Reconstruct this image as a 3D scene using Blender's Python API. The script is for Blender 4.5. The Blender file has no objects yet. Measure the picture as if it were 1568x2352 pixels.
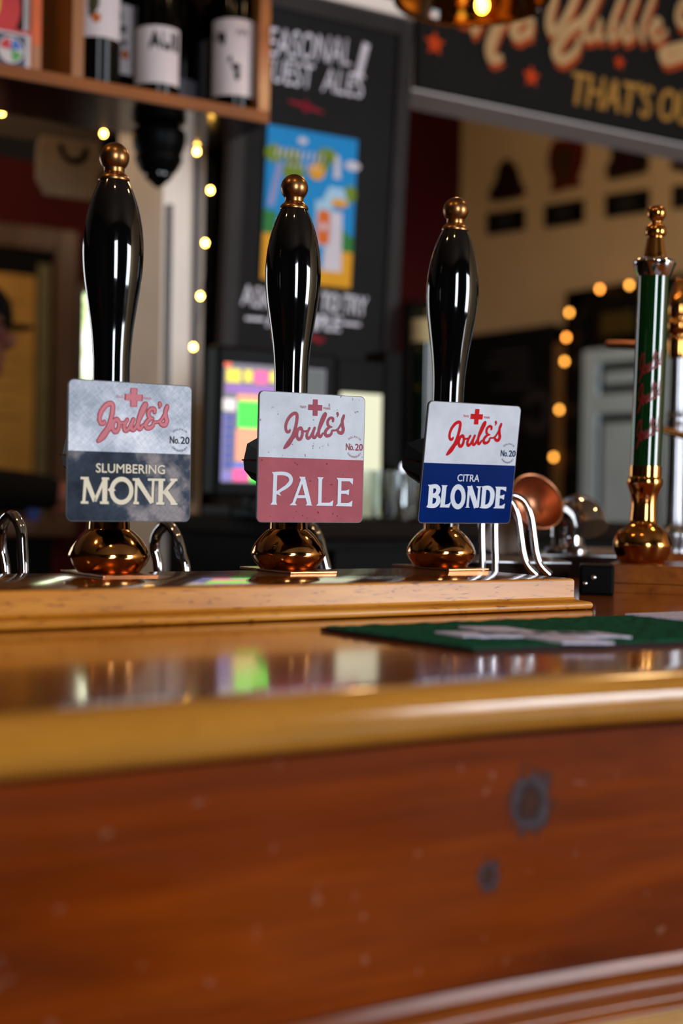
import bpy, bmesh, math, random
from math import sin, cos, tan, pi, radians, atan2, sqrt
from mathutils import Vector, Matrix, Euler

random.seed(7)
SC = bpy.context.scene
COL = SC.collection

# ---------------------------------------------------------------- camera
THETA, PITCH, ROLL = radians(32.5), radians(0.65), radians(1.0)
FPX = 50 / 36 * 2352
EYE = Vector((0, 0, 1.17))
_r0 = Vector((cos(THETA), -sin(THETA), 0))
_f0 = Vector((sin(THETA), cos(THETA), 0))
_up = Vector((0, 0, 1))
FWD = _f0 * cos(PITCH) - _up * sin(PITCH)
_u = _up * cos(PITCH) + _f0 * sin(PITCH)
RGT = _r0 * cos(ROLL) + _u * sin(ROLL)
UPC = _u * cos(ROLL) - _r0 * sin(ROLL)
cam = bpy.data.cameras.new('camera')
cam.sensor_fit = 'VERTICAL'
cam.sensor_height = 36
cam.lens = 50
cam.clip_start = 0.05
cam.dof.use_dof = True
cam.dof.focus_distance = 1.235
cam.dof.aperture_fstop = 3.5
camo = bpy.data.objects.new('camera', cam)
m = Matrix((RGT, UPC, -FWD)).transposed().to_4x4()
m.translation = EYE
camo.matrix_world = m
COL.objects.link(camo)
SC.camera = camo

# ---------------------------------------------------------------- look, world, lights
vs = SC.view_settings
vs.view_transform = 'Standard'
vs.look = 'None'
vs.gamma = 1
vs.use_curve_mapping = False
vs.exposure = 0.0
SC.cycles.max_bounces = 10
SC.cycles.use_denoising = True
SC.cycles.sample_clamp_indirect = 6
w = bpy.data.worlds.new('world')
SC.world = w
w.use_nodes = True
w.node_tree.nodes['Background'].inputs[0].default_value = (0.75, 0.85, 1.0, 1)
w.node_tree.nodes['Background'].inputs[1].default_value = 0.35

def area(name, loc, aim, sx, sy, power, color):
    l = bpy.data.lights.new(name, 'AREA')
    l.shape = 'RECTANGLE'
    l.size, l.size_y, l.energy, l.color = sx, sy, power, color
    o = bpy.data.objects.new(name, l)
    o.location = loc
    o.rotation_euler = (Vector(aim) - Vector(loc)).to_track_quat('-Z', 'Y').to_euler()
    COL.objects.link(o)
    return o

def lamp(name, loc, power, color, radius=0.05):
    l = bpy.data.lights.new(name, 'POINT')
    l.energy, l.color, l.shadow_soft_size = power, color, radius
    o = bpy.data.objects.new(name, l)
    o.location = loc
    COL.objects.link(o)
    return o

DAY = (0.86, 0.92, 1.0)
WARM = (1.0, 0.62, 0.28)
# daylight through the two windows behind the customer
area('daylight', (-0.30, -2.3, 1.65), (-0.30, 1, 1.55), 0.66, 1.40, 70, DAY)
area('daylight', (3.17, -2.3, 1.6), (2.9, 1, 1.5), 1.30, 1.50, 120, DAY)
# ceiling bulbs of the pub
lamp('ceiling_bulb', (-0.35, 1.2, 2.6), 7, WARM, 0.03)
lamp('ceiling_bulb', (0.25, 0.35, 2.6), 6, WARM, 0.03)
lamp('ceiling_bulb', (1.75, 1.0, 2.4), 6, WARM, 0.035)
lamp('ceiling_bulb', (2.95, 3.5, 2.7), 12, (1.0, 0.74, 0.48), 0.05)
lamp('ceiling_bulb', (1.0, 4.3, 2.6), 30, (1.0, 0.74, 0.46), 0.05)
lamp('ceiling_bulb', (0.5, 2.8, 2.6), 18, (1.0, 0.66, 0.36), 0.05)

# ---------------------------------------------------------------- picture to place
def ray(px, py):
    return FWD + RGT * ((px - 784) / FPX) + UPC * ((1176 - py) / FPX)

def at(px, py, dist):
    return EYE + ray(px, py) * dist

def on_y(px, py, y):
    d = ray(px, py)
    return EYE + d * (y / d.y)

def on_x(px, py, x):
    d = ray(px, py)
    return EYE + d * (x / d.x)

def on_z(px, py, z):
    d = ray(px, py)
    return EYE + d * ((z - EYE.z) / d.z)

# ---------------------------------------------------------------- objects
def tag(o, label=None, cat=None, group=None, kind=None):
    if label: o['label'] = label
    if cat: o['category'] = cat
    if group: o['group'] = group
    if kind: o['kind'] = kind
    return o

def thing(name, label, cat, loc=(0, 0, 0), rz=0, group=None):
    o = bpy.data.objects.new(name, None)
    o.empty_display_size = 0.05
    COL.objects.link(o)
    o.location = loc
    o.rotation_euler = (0, 0, rz)
    return tag(o, label, cat, group)

def layer(bm, normal, total=8e-5):
    """lift overlapping strokes of one print by microns so that no two lie in exactly one plane"""
    n = max(1, len(bm.verts))
    bm.verts.ensure_lookup_table()
    for i, v in enumerate(bm.verts): v.co += normal * (total * i / n)

def link(name, bm, mats, parent=None, smooth=None, loc=None, lift=None):
    if lift is not None: layer(bm, lift[0], lift[1])
    me = bpy.data.meshes.new(name)
    bmesh.ops.recalc_face_normals(bm, faces=bm.faces)
    bm.to_mesh(me)
    bm.free()
    for mm in (mats if isinstance(mats, (list, tuple)) else [mats]):
        me.materials.append(mm)
    if smooth is not None:
        me.polygons.foreach_set('use_smooth', [True] * len(me.polygons))
        if smooth < 180:
            me.set_sharp_from_angle(angle=radians(smooth))
    o = bpy.data.objects.new(name, me)
    COL.objects.link(o)
    if parent: o.parent = parent
    if loc is not None: o.location = loc
    return o

def structure(name, bm, mats, smooth=None):
    o = link(name, bm, mats, None, smooth)
    o['kind'] = 'structure'
    return o

def new(): return bmesh.new()

def box(bm, a, b, bevel=0.0, mtx=None, mi=0):
    x0, y0, z0 = (min(a[i], b[i]) for i in range(3))
    x1, y1, z1 = (max(a[i], b[i]) for i in range(3))
    v = [bm.verts.new(p) for p in ((x0, y0, z0), (x1, y0, z0), (x1, y1, z0), (x0, y1, z0), (x0, y0, z1), (x1, y0, z1), (x1, y1, z1), (x0, y1, z1))]
    fs = [bm.faces.new([v[i] for i in f]) for f in ((3, 2, 1, 0), (4, 5, 6, 7), (0, 1, 5, 4), (1, 2, 6, 5), (2, 3, 7, 6), (3, 0, 4, 7))]
    for f in fs: f.material_index = mi
    if bevel:
        es = list({e for f in fs for e in f.edges})
        r = bmesh.ops.bevel(bm, geom=es, offset=bevel, segments=2, affect='EDGES', profile=0.6)
        v = list({q for f in r['faces'] for q in f.verts} | {q for q in v if q.is_valid})
        for f in r['faces']: f.material_index = mi
    if mtx is not None:
        bmesh.ops.transform(bm, matrix=mtx, verts=[q for q in v if q.is_valid])
    return v

def smooth_profile(p, n=5):
    out = []
    for i in range(len(p) - 1):
        a, b = p[max(i - 1, 0)], p[i]
        c, d = p[i + 1], p[min(i + 2, len(p) - 1)]
        for k in range(n):
            t = k / n
            out.append(tuple(0.5 * (2 * b[j] + (c[j] - a[j]) * t + (2 * a[j] - 5 * b[j] + 4 * c[j] - d[j]) * t * t + (3 * b[j] - a[j] - 3 * c[j] + d[j]) * t ** 3) for j in range(len(b))))
    out.append(tuple(p[-1]))
    return out

def lathe(bm, prof, seg=48, mtx=None, mi=0):
    rings, allv = [], []
    for r, z in prof:
        if r < 1e-6:
            ring = [bm.verts.new((0, 0, z))]
        else:
            ring = [bm.verts.new((r * cos(2 * pi * k / seg), r * sin(2 * pi * k / seg), z)) for k in range(seg)]
        rings.append(ring)
        allv += ring
    for a, b in zip(rings, rings[1:]):
        for k in range(seg):
            k2 = (k + 1) % seg
            if len(a) == 1 and len(b) == 1: continue
            if len(a) == 1: f = bm.faces.new((a[0], b[k2], b[k]))
            elif len(b) == 1: f = bm.faces.new((a[k], a[k2], b[0]))
            else: f = bm.faces.new((a[k], a[k2], b[k2], b[k]))
            f.material_index = mi
    for ring, flip in ((rings[0], True), (rings[-1], False)):
        if len(ring) > 1:
            f = bm.faces.new(ring[::-1] if flip else ring)
            f.material_index = mi
    if mtx is not None: bmesh.ops.transform(bm, matrix=mtx, verts=allv)
    return allv

def tube(bm, pts, r, seg=16, smooth=6, cap=True):
    pts = [tuple(p) for p in pts]
    if smooth and len(pts) > 2: pts = smooth_profile(pts, smooth)
    pts = [Vector(p) for p in pts]
    rs = r if isinstance(r, (list, tuple)) else [r] * len(pts)
    rings = []
    n = None
    for i, p in enumerate(pts):
        t = (pts[min(i + 1, len(pts) - 1)] - pts[max(i - 1, 0)]).normalized()
        if n is None:
            n = t.orthogonal().normalized()
        else:
            n = (n - t * n.dot(t)).normalized()
        b = t.cross(n)
        rings.append([bm.verts.new(p + (n * cos(2 * pi * k / seg) + b * sin(2 * pi * k / seg)) * rs[min(i, len(rs) - 1)]) for k in range(seg)])
    for a, b in zip(rings, rings[1:]):
        for k in range(seg):
            bm.faces.new((a[k], a[(k + 1) % seg], b[(k + 1) % seg], b[k]))
    if cap:
        bm.faces.new(rings[0][::-1])
        bm.faces.new(rings[-1])

def ball(bm, c, r, sub=3, sc=(1, 1, 1)):
    mt = Matrix.Translation(c) @ Matrix.Diagonal((r * sc[0], r * sc[1], r * sc[2], 1))
    return bmesh.ops.create_icosphere(bm, subdivisions=sub, radius=1, matrix=mt)['verts']

def prism(bm, pts, thick, fn):
    """outline pts (u, v) turned into a slab; fn(u, v, w) gives the point, w from 0 to thick"""
    a = [bm.verts.new(fn(u, v, 0)) for u, v in pts]
    b = [bm.verts.new(fn(u, v, thick)) for u, v in pts]
    bm.faces.new(a)
    bm.faces.new(b[::-1])
    n = len(pts)
    for i in range(n): bm.faces.new((a[i], b[i], b[(i + 1) % n], a[(i + 1) % n]))

def rounded(u0, v0, u1, v1, r, n=5):
    out = []
    for cx, cy, a0 in ((u1 - r, v1 - r, 0), (u0 + r, v1 - r, 90), (u0 + r, v0 + r, 180), (u1 - r, v0 + r, 270)):
        for k in range(n + 1):
            a = radians(a0 + 90 * k / n)
            out.append((cx + r * cos(a), cy + r * sin(a)))
    return out

def flat_poly(bm, pts, fn, mi=0):
    f = bm.faces.new([bm.verts.new(fn(u, v)) for u, v in pts])
    f.material_index = mi

def ribbon(bm, pts, fn, ws=1.0, sm=5, mi=0):
    """brush stroke with round ends in the plane fn(u, v)"""
    p = smooth_profile(pts, sm) if len(pts) > 2 else pts
    L, R = [], []
    for i, (x, y, wd) in enumerate(p):
        a, b = p[max(i - 1, 0)], p[min(i + 1, len(p) - 1)]
        dx, dy = b[0] - a[0], b[1] - a[1]
        q = sqrt(dx * dx + dy * dy) or 1
        h = wd * ws / 2
        L.append(bm.verts.new(fn(x - dy / q * h, y + dx / q * h)))
        R.append(bm.verts.new(fn(x + dy / q * h, y - dx / q * h)))
    for i in range(len(p) - 1):
        f = bm.faces.new((L[i], R[i], R[i + 1], L[i + 1]))
        f.material_index = mi
    if len(pts) > 2:
        for x, y, wd in (p[0], p[-1]):
            h = wd * ws / 2
            f = bm.faces.new([bm.verts.new(fn(x + h * cos(2 * pi * k / 14), y + h * sin(2 * pi * k / 14))) for k in range(14)])
            f.material_index = mi

def text_shape(s):
    cu = bpy.data.curves.new('lettering', 'FONT')
    cu.body = s
    cu.resolution_u = 3
    o = bpy.data.objects.new('lettering', cu)
    me = bpy.data.meshes.new_from_object(o)
    vs_ = [(v.co.x, v.co.y) for v in me.vertices]
    fs_ = [tuple(p.vertices) for p in me.polygons]
    bpy.data.objects.remove(o)
    bpy.data.curves.remove(cu)
    bpy.data.meshes.remove(me)
    return vs_, fs_

def text(bm, s, fn, u0, v0, u1, v1, mi=0, shear=0.0, bold=0.0):
    """the words s stretched into the rectangle u0..u1, v0..v1 of the plane fn"""
    V, F = text_shape(s)
    xs = [v[0] for v in V]; ys = [v[1] for v in V]
    ax, bx, ay, by = min(xs), max(xs), min(ys), max(ys)
    offs = [(0, 0)] + ([(bold, 0), (-bold, 0), (0, bold), (0, -bold)] if bold else [])
    for ox, oy in offs:
        vv = []
        for x, y in V:
            t = (y - ay) / (by - ay)
            vv.append(bm.verts.new(fn(u0 + (x - ax) / (bx - ax) * (u1 - u0) + shear * t + ox, v0 + t * (v1 - v0) + oy)))
        for f in F:
            try:
                q = bm.faces.new([vv[i] for i in f])
                q.material_index = mi
            except ValueError:
                pass

# ---------------------------------------------------------------- materials
def lin(h):
    c = [int(h[i:i + 2], 16) / 255 for i in (0, 2, 4)]
    return tuple((x / 12.92 if x <= 0.04045 else ((x + 0.055) / 1.055) ** 2.4) for x in c) + (1,)

def base(name, rough=0.5, metal=0.0, **kw):
    mt = bpy.data.materials.new(name)
    mt.use_nodes = True
    nt = mt.node_tree
    b = nt.nodes['Principled BSDF']
    b.inputs['Roughness'].default_value = rough
    b.inputs['Metallic'].default_value = metal
    for k, v in kw.items(): b.inputs[k.replace('_', ' ')].default_value = v
    return mt, nt, b

def coords(nt, scale=(1, 1, 1), rot=(0, 0, 0)):
    tc = nt.nodes.new('ShaderNodeTexCoord')
    mp = nt.nodes.new('ShaderNodeMapping')
    mp.inputs['Scale'].default_value = scale
    mp.inputs['Rotation'].default_value = rot
    nt.links.new(tc.outputs['Object'], mp.inputs['Vector'])
    return mp.outputs['Vector']

def noise(nt, vec, scale, detail=4, rough=0.55, dist=0.0):
    n = nt.nodes.new('ShaderNodeTexNoise')
    n.inputs['Scale'].default_value = scale
    n.inputs['Detail'].default_value = detail
    n.inputs['Roughness'].default_value = rough
    n.inputs['Distortion'].default_value = dist
    nt.links.new(vec, n.inputs['Vector'])
    return n.outputs['Fac']

def ramp(nt, fac, stops):
    r = nt.nodes.new('ShaderNodeValToRGB')
    e = r.color_ramp.elements
    while len(e) < len(stops): e.new(0.5)
    for q, (p, c) in zip(e, stops):
        q.position = p
        q.color = c if isinstance(c, tuple) else lin(c)
    nt.links.new(fac, r.inputs['Fac'])
    return r.outputs['Color']

def mix(nt, fac, a, b, mode='MIX'):
    n = nt.nodes.new('ShaderNodeMix')
    n.data_type = 'RGBA'
    n.blend_type = mode
    for s, v in ((n.inputs['Factor'], fac), (n.inputs[6], a), (n.inputs[7], b)):
        if isinstance(v, (int, float, tuple)): s.default_value = v
        else: nt.links.new(v, s)
    return n.outputs[2]

def bump(nt, b, h, strength=0.1, dist=0.001):
    n = nt.nodes.new('ShaderNodeBump')
    n.inputs['Strength'].default_value = strength
    n.inputs['Distance'].default_value = dist
    nt.links.new(h, n.inputs['Height'])
    nt.links.new(n.outputs['Normal'], b.inputs['Normal'])

def plain(name, hexa, rough=0.5, metal=0.0, var=0.12, scale=14, bmp=0.0, **kw):
    if rough >= 0.5 and not metal: kw.setdefault('Specular_IOR_Level', 0.15)
    mt, nt, b = base(name, rough, metal, **kw)
    c = lin(hexa)
    n = noise(nt, coords(nt), scale, 3)
    lo = tuple(x * (1 - var) for x in c[:3]) + (1,)
    hi = tuple(min(1, x * (1 + var)) for x in c[:3]) + (1,)
    nt.links.new(ramp(nt, n, [(0.3, lo), (0.7, hi)]), b.inputs['Base Color'])
    if bmp: bump(nt, b, n, bmp, 0.002)
    return mt

def glow(name, hexa, strength):
    mt, nt, b = base(name, 0.4)
    b.inputs['Base Color'].default_value = lin(hexa)
    b.inputs['Emission Color'].default_value = lin(hexa)
    b.inputs['Emission Strength'].default_value = strength
    return mt

def wood(name, dark, mid, light, rough=0.3, grain=1.0, coat=0.3, pores=0.0, knots=(), axis='x', bmp=0.08, scale=1.0, spec=0.5, worn=0.0, specks=0.0):
    """boards with the grain along x, fine streaks, pores, knots placed by point"""
    mt, nt, b = base(name, rough)
    b.inputs['Coat Weight'].default_value = coat
    b.inputs['Coat Roughness'].default_value = rough * 0.6
    b.inputs['Specular IOR Level'].default_value = spec
    s = {'x': (2.2, 26, 26), 'y': (26, 2.2, 26), 'z': (26, 26, 2.2)}[axis]
    s = tuple(q * scale for q in s)
    v = coords(nt, s)
    n1 = noise(nt, v, 1.0, 5, 0.6, 0.6)
    v2 = coords(nt, tuple(q * 5 for q in s))
    n2 = noise(nt, v2, 1.0, 3, 0.6, 0.2)
    v3 = coords(nt, (1.6, 5, 5))
    n3 = noise(nt, v3, 1.0, 3, 0.5, 0.3)
    col = ramp(nt, n1, [(0.30, dark), (0.52, mid), (0.72, light)])
    fine = ramp(nt, n2, [(0.35, (0.72, 0.72, 0.72, 1)), (0.6, (1, 1, 1, 1))])
    col = mix(nt, 0.8 * grain, col, fine, 'MULTIPLY')
    broad = ramp(nt, n3, [(0.3, (0.72, 0.70, 0.68, 1)), (0.7, (1.12, 1.12, 1.12, 1))])
    col = mix(nt, 0.8, col, broad, 'MULTIPLY')
    if pores:
        vp = coords(nt, {'x': (70, 420, 420), 'y': (420, 70, 420), 'z': (420, 420, 70)}[axis], (0, 0.05, 0.05))
        npo = noise(nt, vp, 1.0, 2, 0.5, 0.8)
        pr = ramp(nt, npo, [(0.60, (1, 1, 1, 1)), (0.70, (0.42, 0.30, 0.22, 1))])
        col = mix(nt, pores, col, pr, 'MULTIPLY')
    for (kx, ky, kz, kr) in knots:
        tc = nt.nodes.new('ShaderNodeTexCoord')
        sub = nt.nodes.new('ShaderNodeVectorMath'); sub.operation = 'SUBTRACT'
        sub.inputs[1].default_value = (kx, ky, kz)
        nt.links.new(tc.outputs['Object'], sub.inputs[0])
        scl = nt.nodes.new('ShaderNodeVectorMath'); scl.operation = 'MULTIPLY'
        scl.inputs[1].default_value = (1.0 / kr, 0, 0.85 / kr)
        nt.links.new(sub.outputs[0], scl.inputs[0])
        ns = nt.nodes.new('ShaderNodeTexNoise'); ns.inputs['Scale'].default_value = 2.2
        nt.links.new(scl.outputs[0], ns.inputs['Vector'])
        ad = nt.nodes.new('ShaderNodeVectorMath'); ad.operation = 'MULTIPLY_ADD'
        ad.inputs[1].default_value = (0.9, 0.9, 0.9)
        nt.links.new(ns.outputs['Color'], ad.inputs[0])
        nt.links.new(scl.outputs[0], ad.inputs[2])
        ln = nt.nodes.new('ShaderNodeVectorMath'); ln.operation = 'DISTANCE'
        ln.inputs[1].default_value = (0.45, 0.45, 0.45)
        nt.links.new(ad.outputs[0], ln.inputs[0])
        fac = ramp(nt, ln.outputs['Value'], [(0.0, (0.85, 0.85, 0.85, 1)), (0.35, (0.95, 0.95, 0.95, 1)), (0.72, (1, 1, 1, 1)), (1.0, (0, 0, 0, 1))])
        kc = ramp(nt, ln.outputs['Value'], [(0.0, '3c2418'), (0.40, '2a1e1c'), (0.62, '423a3e'), (0.85, '2a1c18')])
        col = mix(nt, fac, col, kc)
    nt.links.new(col, b.inputs['Base Color'])
    if specks:
        ns2 = noise(nt, coords(nt, (85, 85, 100)), 1.0, 2, 0.5, 0.3)
        col = mix(nt, ramp(nt, ns2, [(0.705, (0, 0, 0, 1)), (0.74, (specks,) * 3 + (1,))]), col, lin('b08a74'))
        nt.links.new(col, b.inputs['Base Color'])
    if worn:
        nw = noise(nt, coords(nt, (9, 9, 22)), 1.0, 4, 0.65, 0.4)
        rr = ramp(nt, nw, [(0.35, (rough + worn,) * 3 + (1,)), (0.62, (rough - worn * 0.6,) * 3 + (1,))])
        nt.links.new(rr, b.inputs['Roughness'])
    bump(nt, b, n2, bmp, 0.001)
    return mt

M = {}
M['oak_plinth'] = wood('oak_plinth', 'a05a12', 'c47c24', 'd8963a', 0.30, 0.7, 0.06, pores=0.95, scale=1.2, spec=0.3)
M['oak_nosing'] = wood('oak_nosing', 'a06818', 'b87c2c', 'cc9446', 0.14, 0.5, 0.8, pores=0.35, scale=1.1)
M['bar_top'] = wood('bar_top', '8e440c', 'ac5a12', 'c2701e', 0.13, 0.5, 0.35, scale=0.9, bmp=0.03)
M['plinth_top_dark_reflection'] = wood('plinth_top_dark_reflection', '5a2c0a', '74400f', '8a5018', 0.12, 0.6, 0.5, pores=0.3)  # same oak, darkened to stand in for the dark back bar it reflects
M['moulding'] = wood('moulding', '6a2c06', '8c440c', 'a45a18', 0.16, 0.6, 1.0)
M['lower_panel'] = wood('lower_panel', '9a6a30', 'b88648', 'cc9c60', 0.4, 0.6, 0.2, pores=0.4)
M['block_wood'] = wood('block_wood', '6e3208', '8c480e', '9c5816', 0.3, 0.7, 0.3, scale=1.6)
M['shelf_wood'] = wood('shelf_wood', '6c3c12', '8c501c', '9a5e26', 0.45, 0.4, 0.0, spec=0.2)
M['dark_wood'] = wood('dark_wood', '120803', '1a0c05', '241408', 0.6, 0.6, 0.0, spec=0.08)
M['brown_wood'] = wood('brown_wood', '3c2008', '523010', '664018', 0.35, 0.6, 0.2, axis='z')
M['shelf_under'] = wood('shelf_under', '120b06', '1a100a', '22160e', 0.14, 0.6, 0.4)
M['brass'] = plain('brass', 'c89258', 0.09, 1.0, 0.10, 9)
M['aged_brass'] = plain('aged_brass', '9c6e42', 0.30, 1.0, 0.22, 60)
M['bright_brass'] = plain('bright_brass', 'c88c4a', 0.12, 1.0, 0.08, 9)
M['copper'] = plain('copper', 'b87a58', 0.36, 1.0, 0.15, 20)
M['copper_plate'] = plain('copper_plate', 'b07048', 0.25, 1.0, 0.15, 60)
M['chrome'] = plain('chrome', 'c8c8cc', 0.07, 1.0, 0.04, 10)
M['steel'] = plain('steel', '8c8c90', 0.28, 1.0, 0.08, 30)
M['black_gloss'] = plain('black_gloss', '050506', 0.06, 0.0, 0.2, 10, Coat_Weight=0.5, Coat_Roughness=0.03)
M['beam_grey'] = plain('beam_grey', '5c5450', 0.7, 0.0, 0.05, 6)
M['black'] = plain('black', '080706', 0.6, 0.0, 0.2, 20, Specular_IOR_Level=0.1)
M['black_plastic'] = plain('black_plastic', '060606', 0.4, 0.0, 0.2, 20, Specular_IOR_Level=0.05)
M['green_enamel'] = plain('green_enamel', '062a0c', 0.08, 0.0, 0.1, 10, Coat_Weight=0.6, Coat_Roughness=0.03)
M['red_print'] = plain('red_print', '7c1418', 0.4)
M['cream_wall'] = plain('cream_wall', 'c0a47c', 0.8, 0.0, 0.05, 3)
M['beige_wall'] = plain('beige_wall', '907c6a', 0.8, 0.0, 0.05, 3)
M['dark_paint'] = plain('dark_paint', '0d0908', 0.8, Specular_IOR_Level=0.05)
M['panelling'] = plain('panelling', '241812', 0.6)
M['pale_paint'] = plain('pale_paint', 'ece4dc', 0.6, 0.0, 0.06, 6)
M['grey_paint'] = plain('grey_paint', 'd8ccc6', 0.7, 0.0, 0.05, 6)
M['maroon_wall'] = plain('maroon_wall', '40080a', 0.7, 0.0, 0.10, 4)
M['dark_red'] = plain('dark_red', '400a0c', 0.6, 0.0, 0.10, 4)
M['ceiling'] = plain('ceiling', '6c5c4c', 0.8, 0.0, 0.05, 3)
M['floor'] = wood('floor', '2a1608', '3c2210', '4a2c16', 0.4, 0.8, 0.1)
M['chalkboard'] = plain('chalkboard', '0d0d10', 0.75, 0.0, 0.25, 9, Specular_IOR_Level=0.25)
M['chalk'] = plain('chalk', 'dcdcea', 0.9, 0.0, 0.15, 60)
M['cable_grey'] = plain('cable_grey', '6c7078', 0.5)
M['white_plastic'] = plain('white_plastic', 'c8c8c0', 0.4)
M['white_ink'] = plain('white_ink', 'ccd2dc', 0.5)
M['cream_ink'] = plain('cream_ink', 'd8cdb4', 0.5, 0.0, 0.05)
M['cream_letter'] = plain('cream_letter', 'b08c60', 0.6)
M['gold_letter'] = plain('gold_letter', '9c7030', 0.6)
M['orange_letter'] = plain('orange_letter', '9c3c0c', 0.6)
M['orange_star'] = plain('orange_star', 'b83a02', 0.6)
M['sign_black'] = plain('sign_black', '090503', 0.7, 0.0, 0.15, 10, Specular_IOR_Level=0.2)
M['glass_green'] = plain('glass_green', '06140a', 0.06, 0.0, 0.2, 5)
M['glass_black'] = plain('glass_black', '050403', 0.10, 0.0, 0.2, 5, Specular_IOR_Level=0.12)
M['label_white'] = plain('label_white', 'c8c0c4', 0.6, 0.0, 0.06, 20)
M['label_grey'] = plain('label_grey', '5c5c64', 0.6)
M['label_cream'] = plain('label_cream', 'b0a078', 0.6)
M['ink_dark'] = plain('ink_dark', '1c1c22', 0.6)
M['orange_fruit'] = plain('orange_fruit', 'b05a10', 0.6)
M['olive_leaf'] = plain('olive_leaf', '3c3a20', 0.6)
def clear(name, hexa, ior=1.45, rough=0.0):
    mt, nt, b = base(name, rough)
    b.inputs['Base Color'].default_value = lin(hexa)
    b.inputs['Transmission Weight'].default_value = 1
    b.inputs['IOR'].default_value = ior
    return mt
M['clear_glass'] = clear('clear_glass', 'e8eeee')
M['amber_glass'] = clear('amber_glass', 'e08020', 1.3, 0.05)
M['bulb'] = glow('bulb', 'ffbe50', 42)
M['bulb_dim'] = glow('bulb_dim', 'ff9a3c', 11)

# ================================================================ the room
YB, XR, XL, YF, ZC = 5.3, 4.0, -2.6, -2.45, 3.1
bm = new(); box(bm, (XL, YF, -0.06), (XR, YB, 0)); structure('floor', bm, M['floor'])
bm = new(); box(bm, (XL, YF, ZC), (XR, YB, ZC + 0.06)); structure('ceiling', bm, M['ceiling'])
bm = new(); box(bm, (XL - 0.1, YF, 0), (XL, YB, ZC)); structure('wall_left', bm, M['panelling'])
bm = new(); box(bm, (XR, YF, 0), (XR + 0.1, YB, ZC)); structure('wall_right', bm, M['cream_wall'])
WX0, WX1 = on_y(190, 800, YB).x, on_y(226, 800, YB).x
WZ0, WZ1 = 1.25, on_y(205, 672, YB).z
bm = new()
BX_0, BX_1 = -0.75, 0.55
box(bm, (XL, YB, 0), (BX_0, YB + 0.12, ZC)); box(bm, (BX_1, YB, 0), (WX0, YB + 0.12, ZC)); box(bm, (BX_0, YB, 0), (BX_1, YB + 0.12, 1.0)); box(bm, (BX_0, YB, 2.25), (BX_1, YB + 0.12, ZC)); box(bm, (WX1, YB, 0), (XR + 0.1, YB + 0.12, ZC))
box(bm, (WX0, YB, 0), (WX1, YB + 0.12, WZ0)); box(bm, (WX0, YB, WZ1), (WX1, YB + 0.12, ZC))
structure('wall_back', bm, M['maroon_wall'])
# window_1: the bright slit of far window beside the notice board
bm = new()
box(bm, (WX0 - 0.03, YB - 0.02, WZ0 - 0.03), (WX0, YB + 0.1, WZ1 + 0.03)); box(bm, (WX1, YB - 0.02, WZ0 - 0.03), (WX1 + 0.03, YB + 0.1, WZ1 + 0.03))
box(bm, (WX0, YB - 0.02, WZ0 - 0.03), (WX1, YB + 0.1, WZ0)); box(bm, (WX0, YB - 0.02, WZ1), (WX1, YB + 0.1, WZ1 + 0.03))
win = structure('window_1', bm, M['brown_wood'])
mt, nt, b = base('garden_light', 0.5)
n = noise(nt, coords(nt, (3, 1, 5)), 1.6, 3)
cc = ramp(nt, n, [(0.36, '3c7828'), (0.5, 'c8e0a0'), (0.62, 'fff8ec')])
nt.links.new(cc, b.inputs['Emission Color']); nt.links.new(cc, b.inputs['Base Color'])
b.inputs['Emission Strength'].default_value = 5
bm = new(); box(bm, (WX0, YB + 0.06, WZ0), (WX1, YB + 0.065, WZ1)); link('window_pane', bm, mt, win)
bm = new()
for x in (BX_0, (BX_0 + BX_1) / 2 - 0.02, BX_1 - 0.04): box(bm, (x, YB, 1.0), (x + 0.04, YB + 0.1, 2.25))
for z in (1.0, 2.21): box(bm, (BX_0, YB, z), (BX_1, YB + 0.1, z + 0.04))
win2 = structure('window_2', bm, M['brown_wood'])
bm = new(); box(bm, (BX_0, YB + 0.06, 1.0), (BX_1, YB + 0.065, 2.25)); link('window_pane', bm, glow('pale_sky', 'e8f0f4', 2.6), win2)
# front wall behind the customer with two windows
bm = new()
cuts = [(-0.68, 0.08), (2.48, 3.86)]
xs = [XL] + [q for c in cuts for q in c] + [XR]
for i in range(0, len(xs), 2): box(bm, (xs[i], YF - 0.1, 0), (xs[i + 1], YF, ZC))
for a, c in cuts:
    box(bm, (a, YF - 0.1, 0), (c, YF, 0.9)); box(bm, (a, YF - 0.1, 2.4), (c, YF, ZC))
structure('wall_front', bm, M['panelling'])
for i, (a, c) in enumerate(cuts):
    bm = new()
    for x in (a, (a + c) / 2 - 0.012, c - 0.03): box(bm, (x, YF - 0.09, 0.9), (x + 0.03, YF - 0.05, 2.4))
    for z in (0.9, 1.62, 2.37): box(bm, (a, YF - 0.09, z), (c, YF - 0.05, z + 0.03))
    structure('window_%d' % (i + 3), bm, M['pale_paint'])

# pilaster and the wall that carries the blackboard (behind the back counter)
Y_STUB = 2.56
PX0, PX1 = on_y(372, 600, Y_STUB).x, on_y(955, 600, Y_STUB).x
PXM = on_y(468, 600, Y_STUB).x
bm = new(); box(bm, (PX0, Y_STUB, 0), (PXM, Y_STUB + 0.22, 2.35)); structure('wall_pilaster', bm, M['pale_paint'])
bm = new(); box(bm, (PXM, Y_STUB + 0.012, 0), (PX1 - 0.06, Y_STUB + 0.22, 2.35)); structure('wall_middle', bm, M['dark_paint'])
Y_MID = 3.8
MX0 = on_y(222, 800, Y_MID).x
bm = new(); box(bm, (MX0, Y_MID, 0), (MX0 + 0.85, Y_MID + 0.03, 2.3)); structure('wall_alcove', bm, M['beige_wall'])
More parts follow.
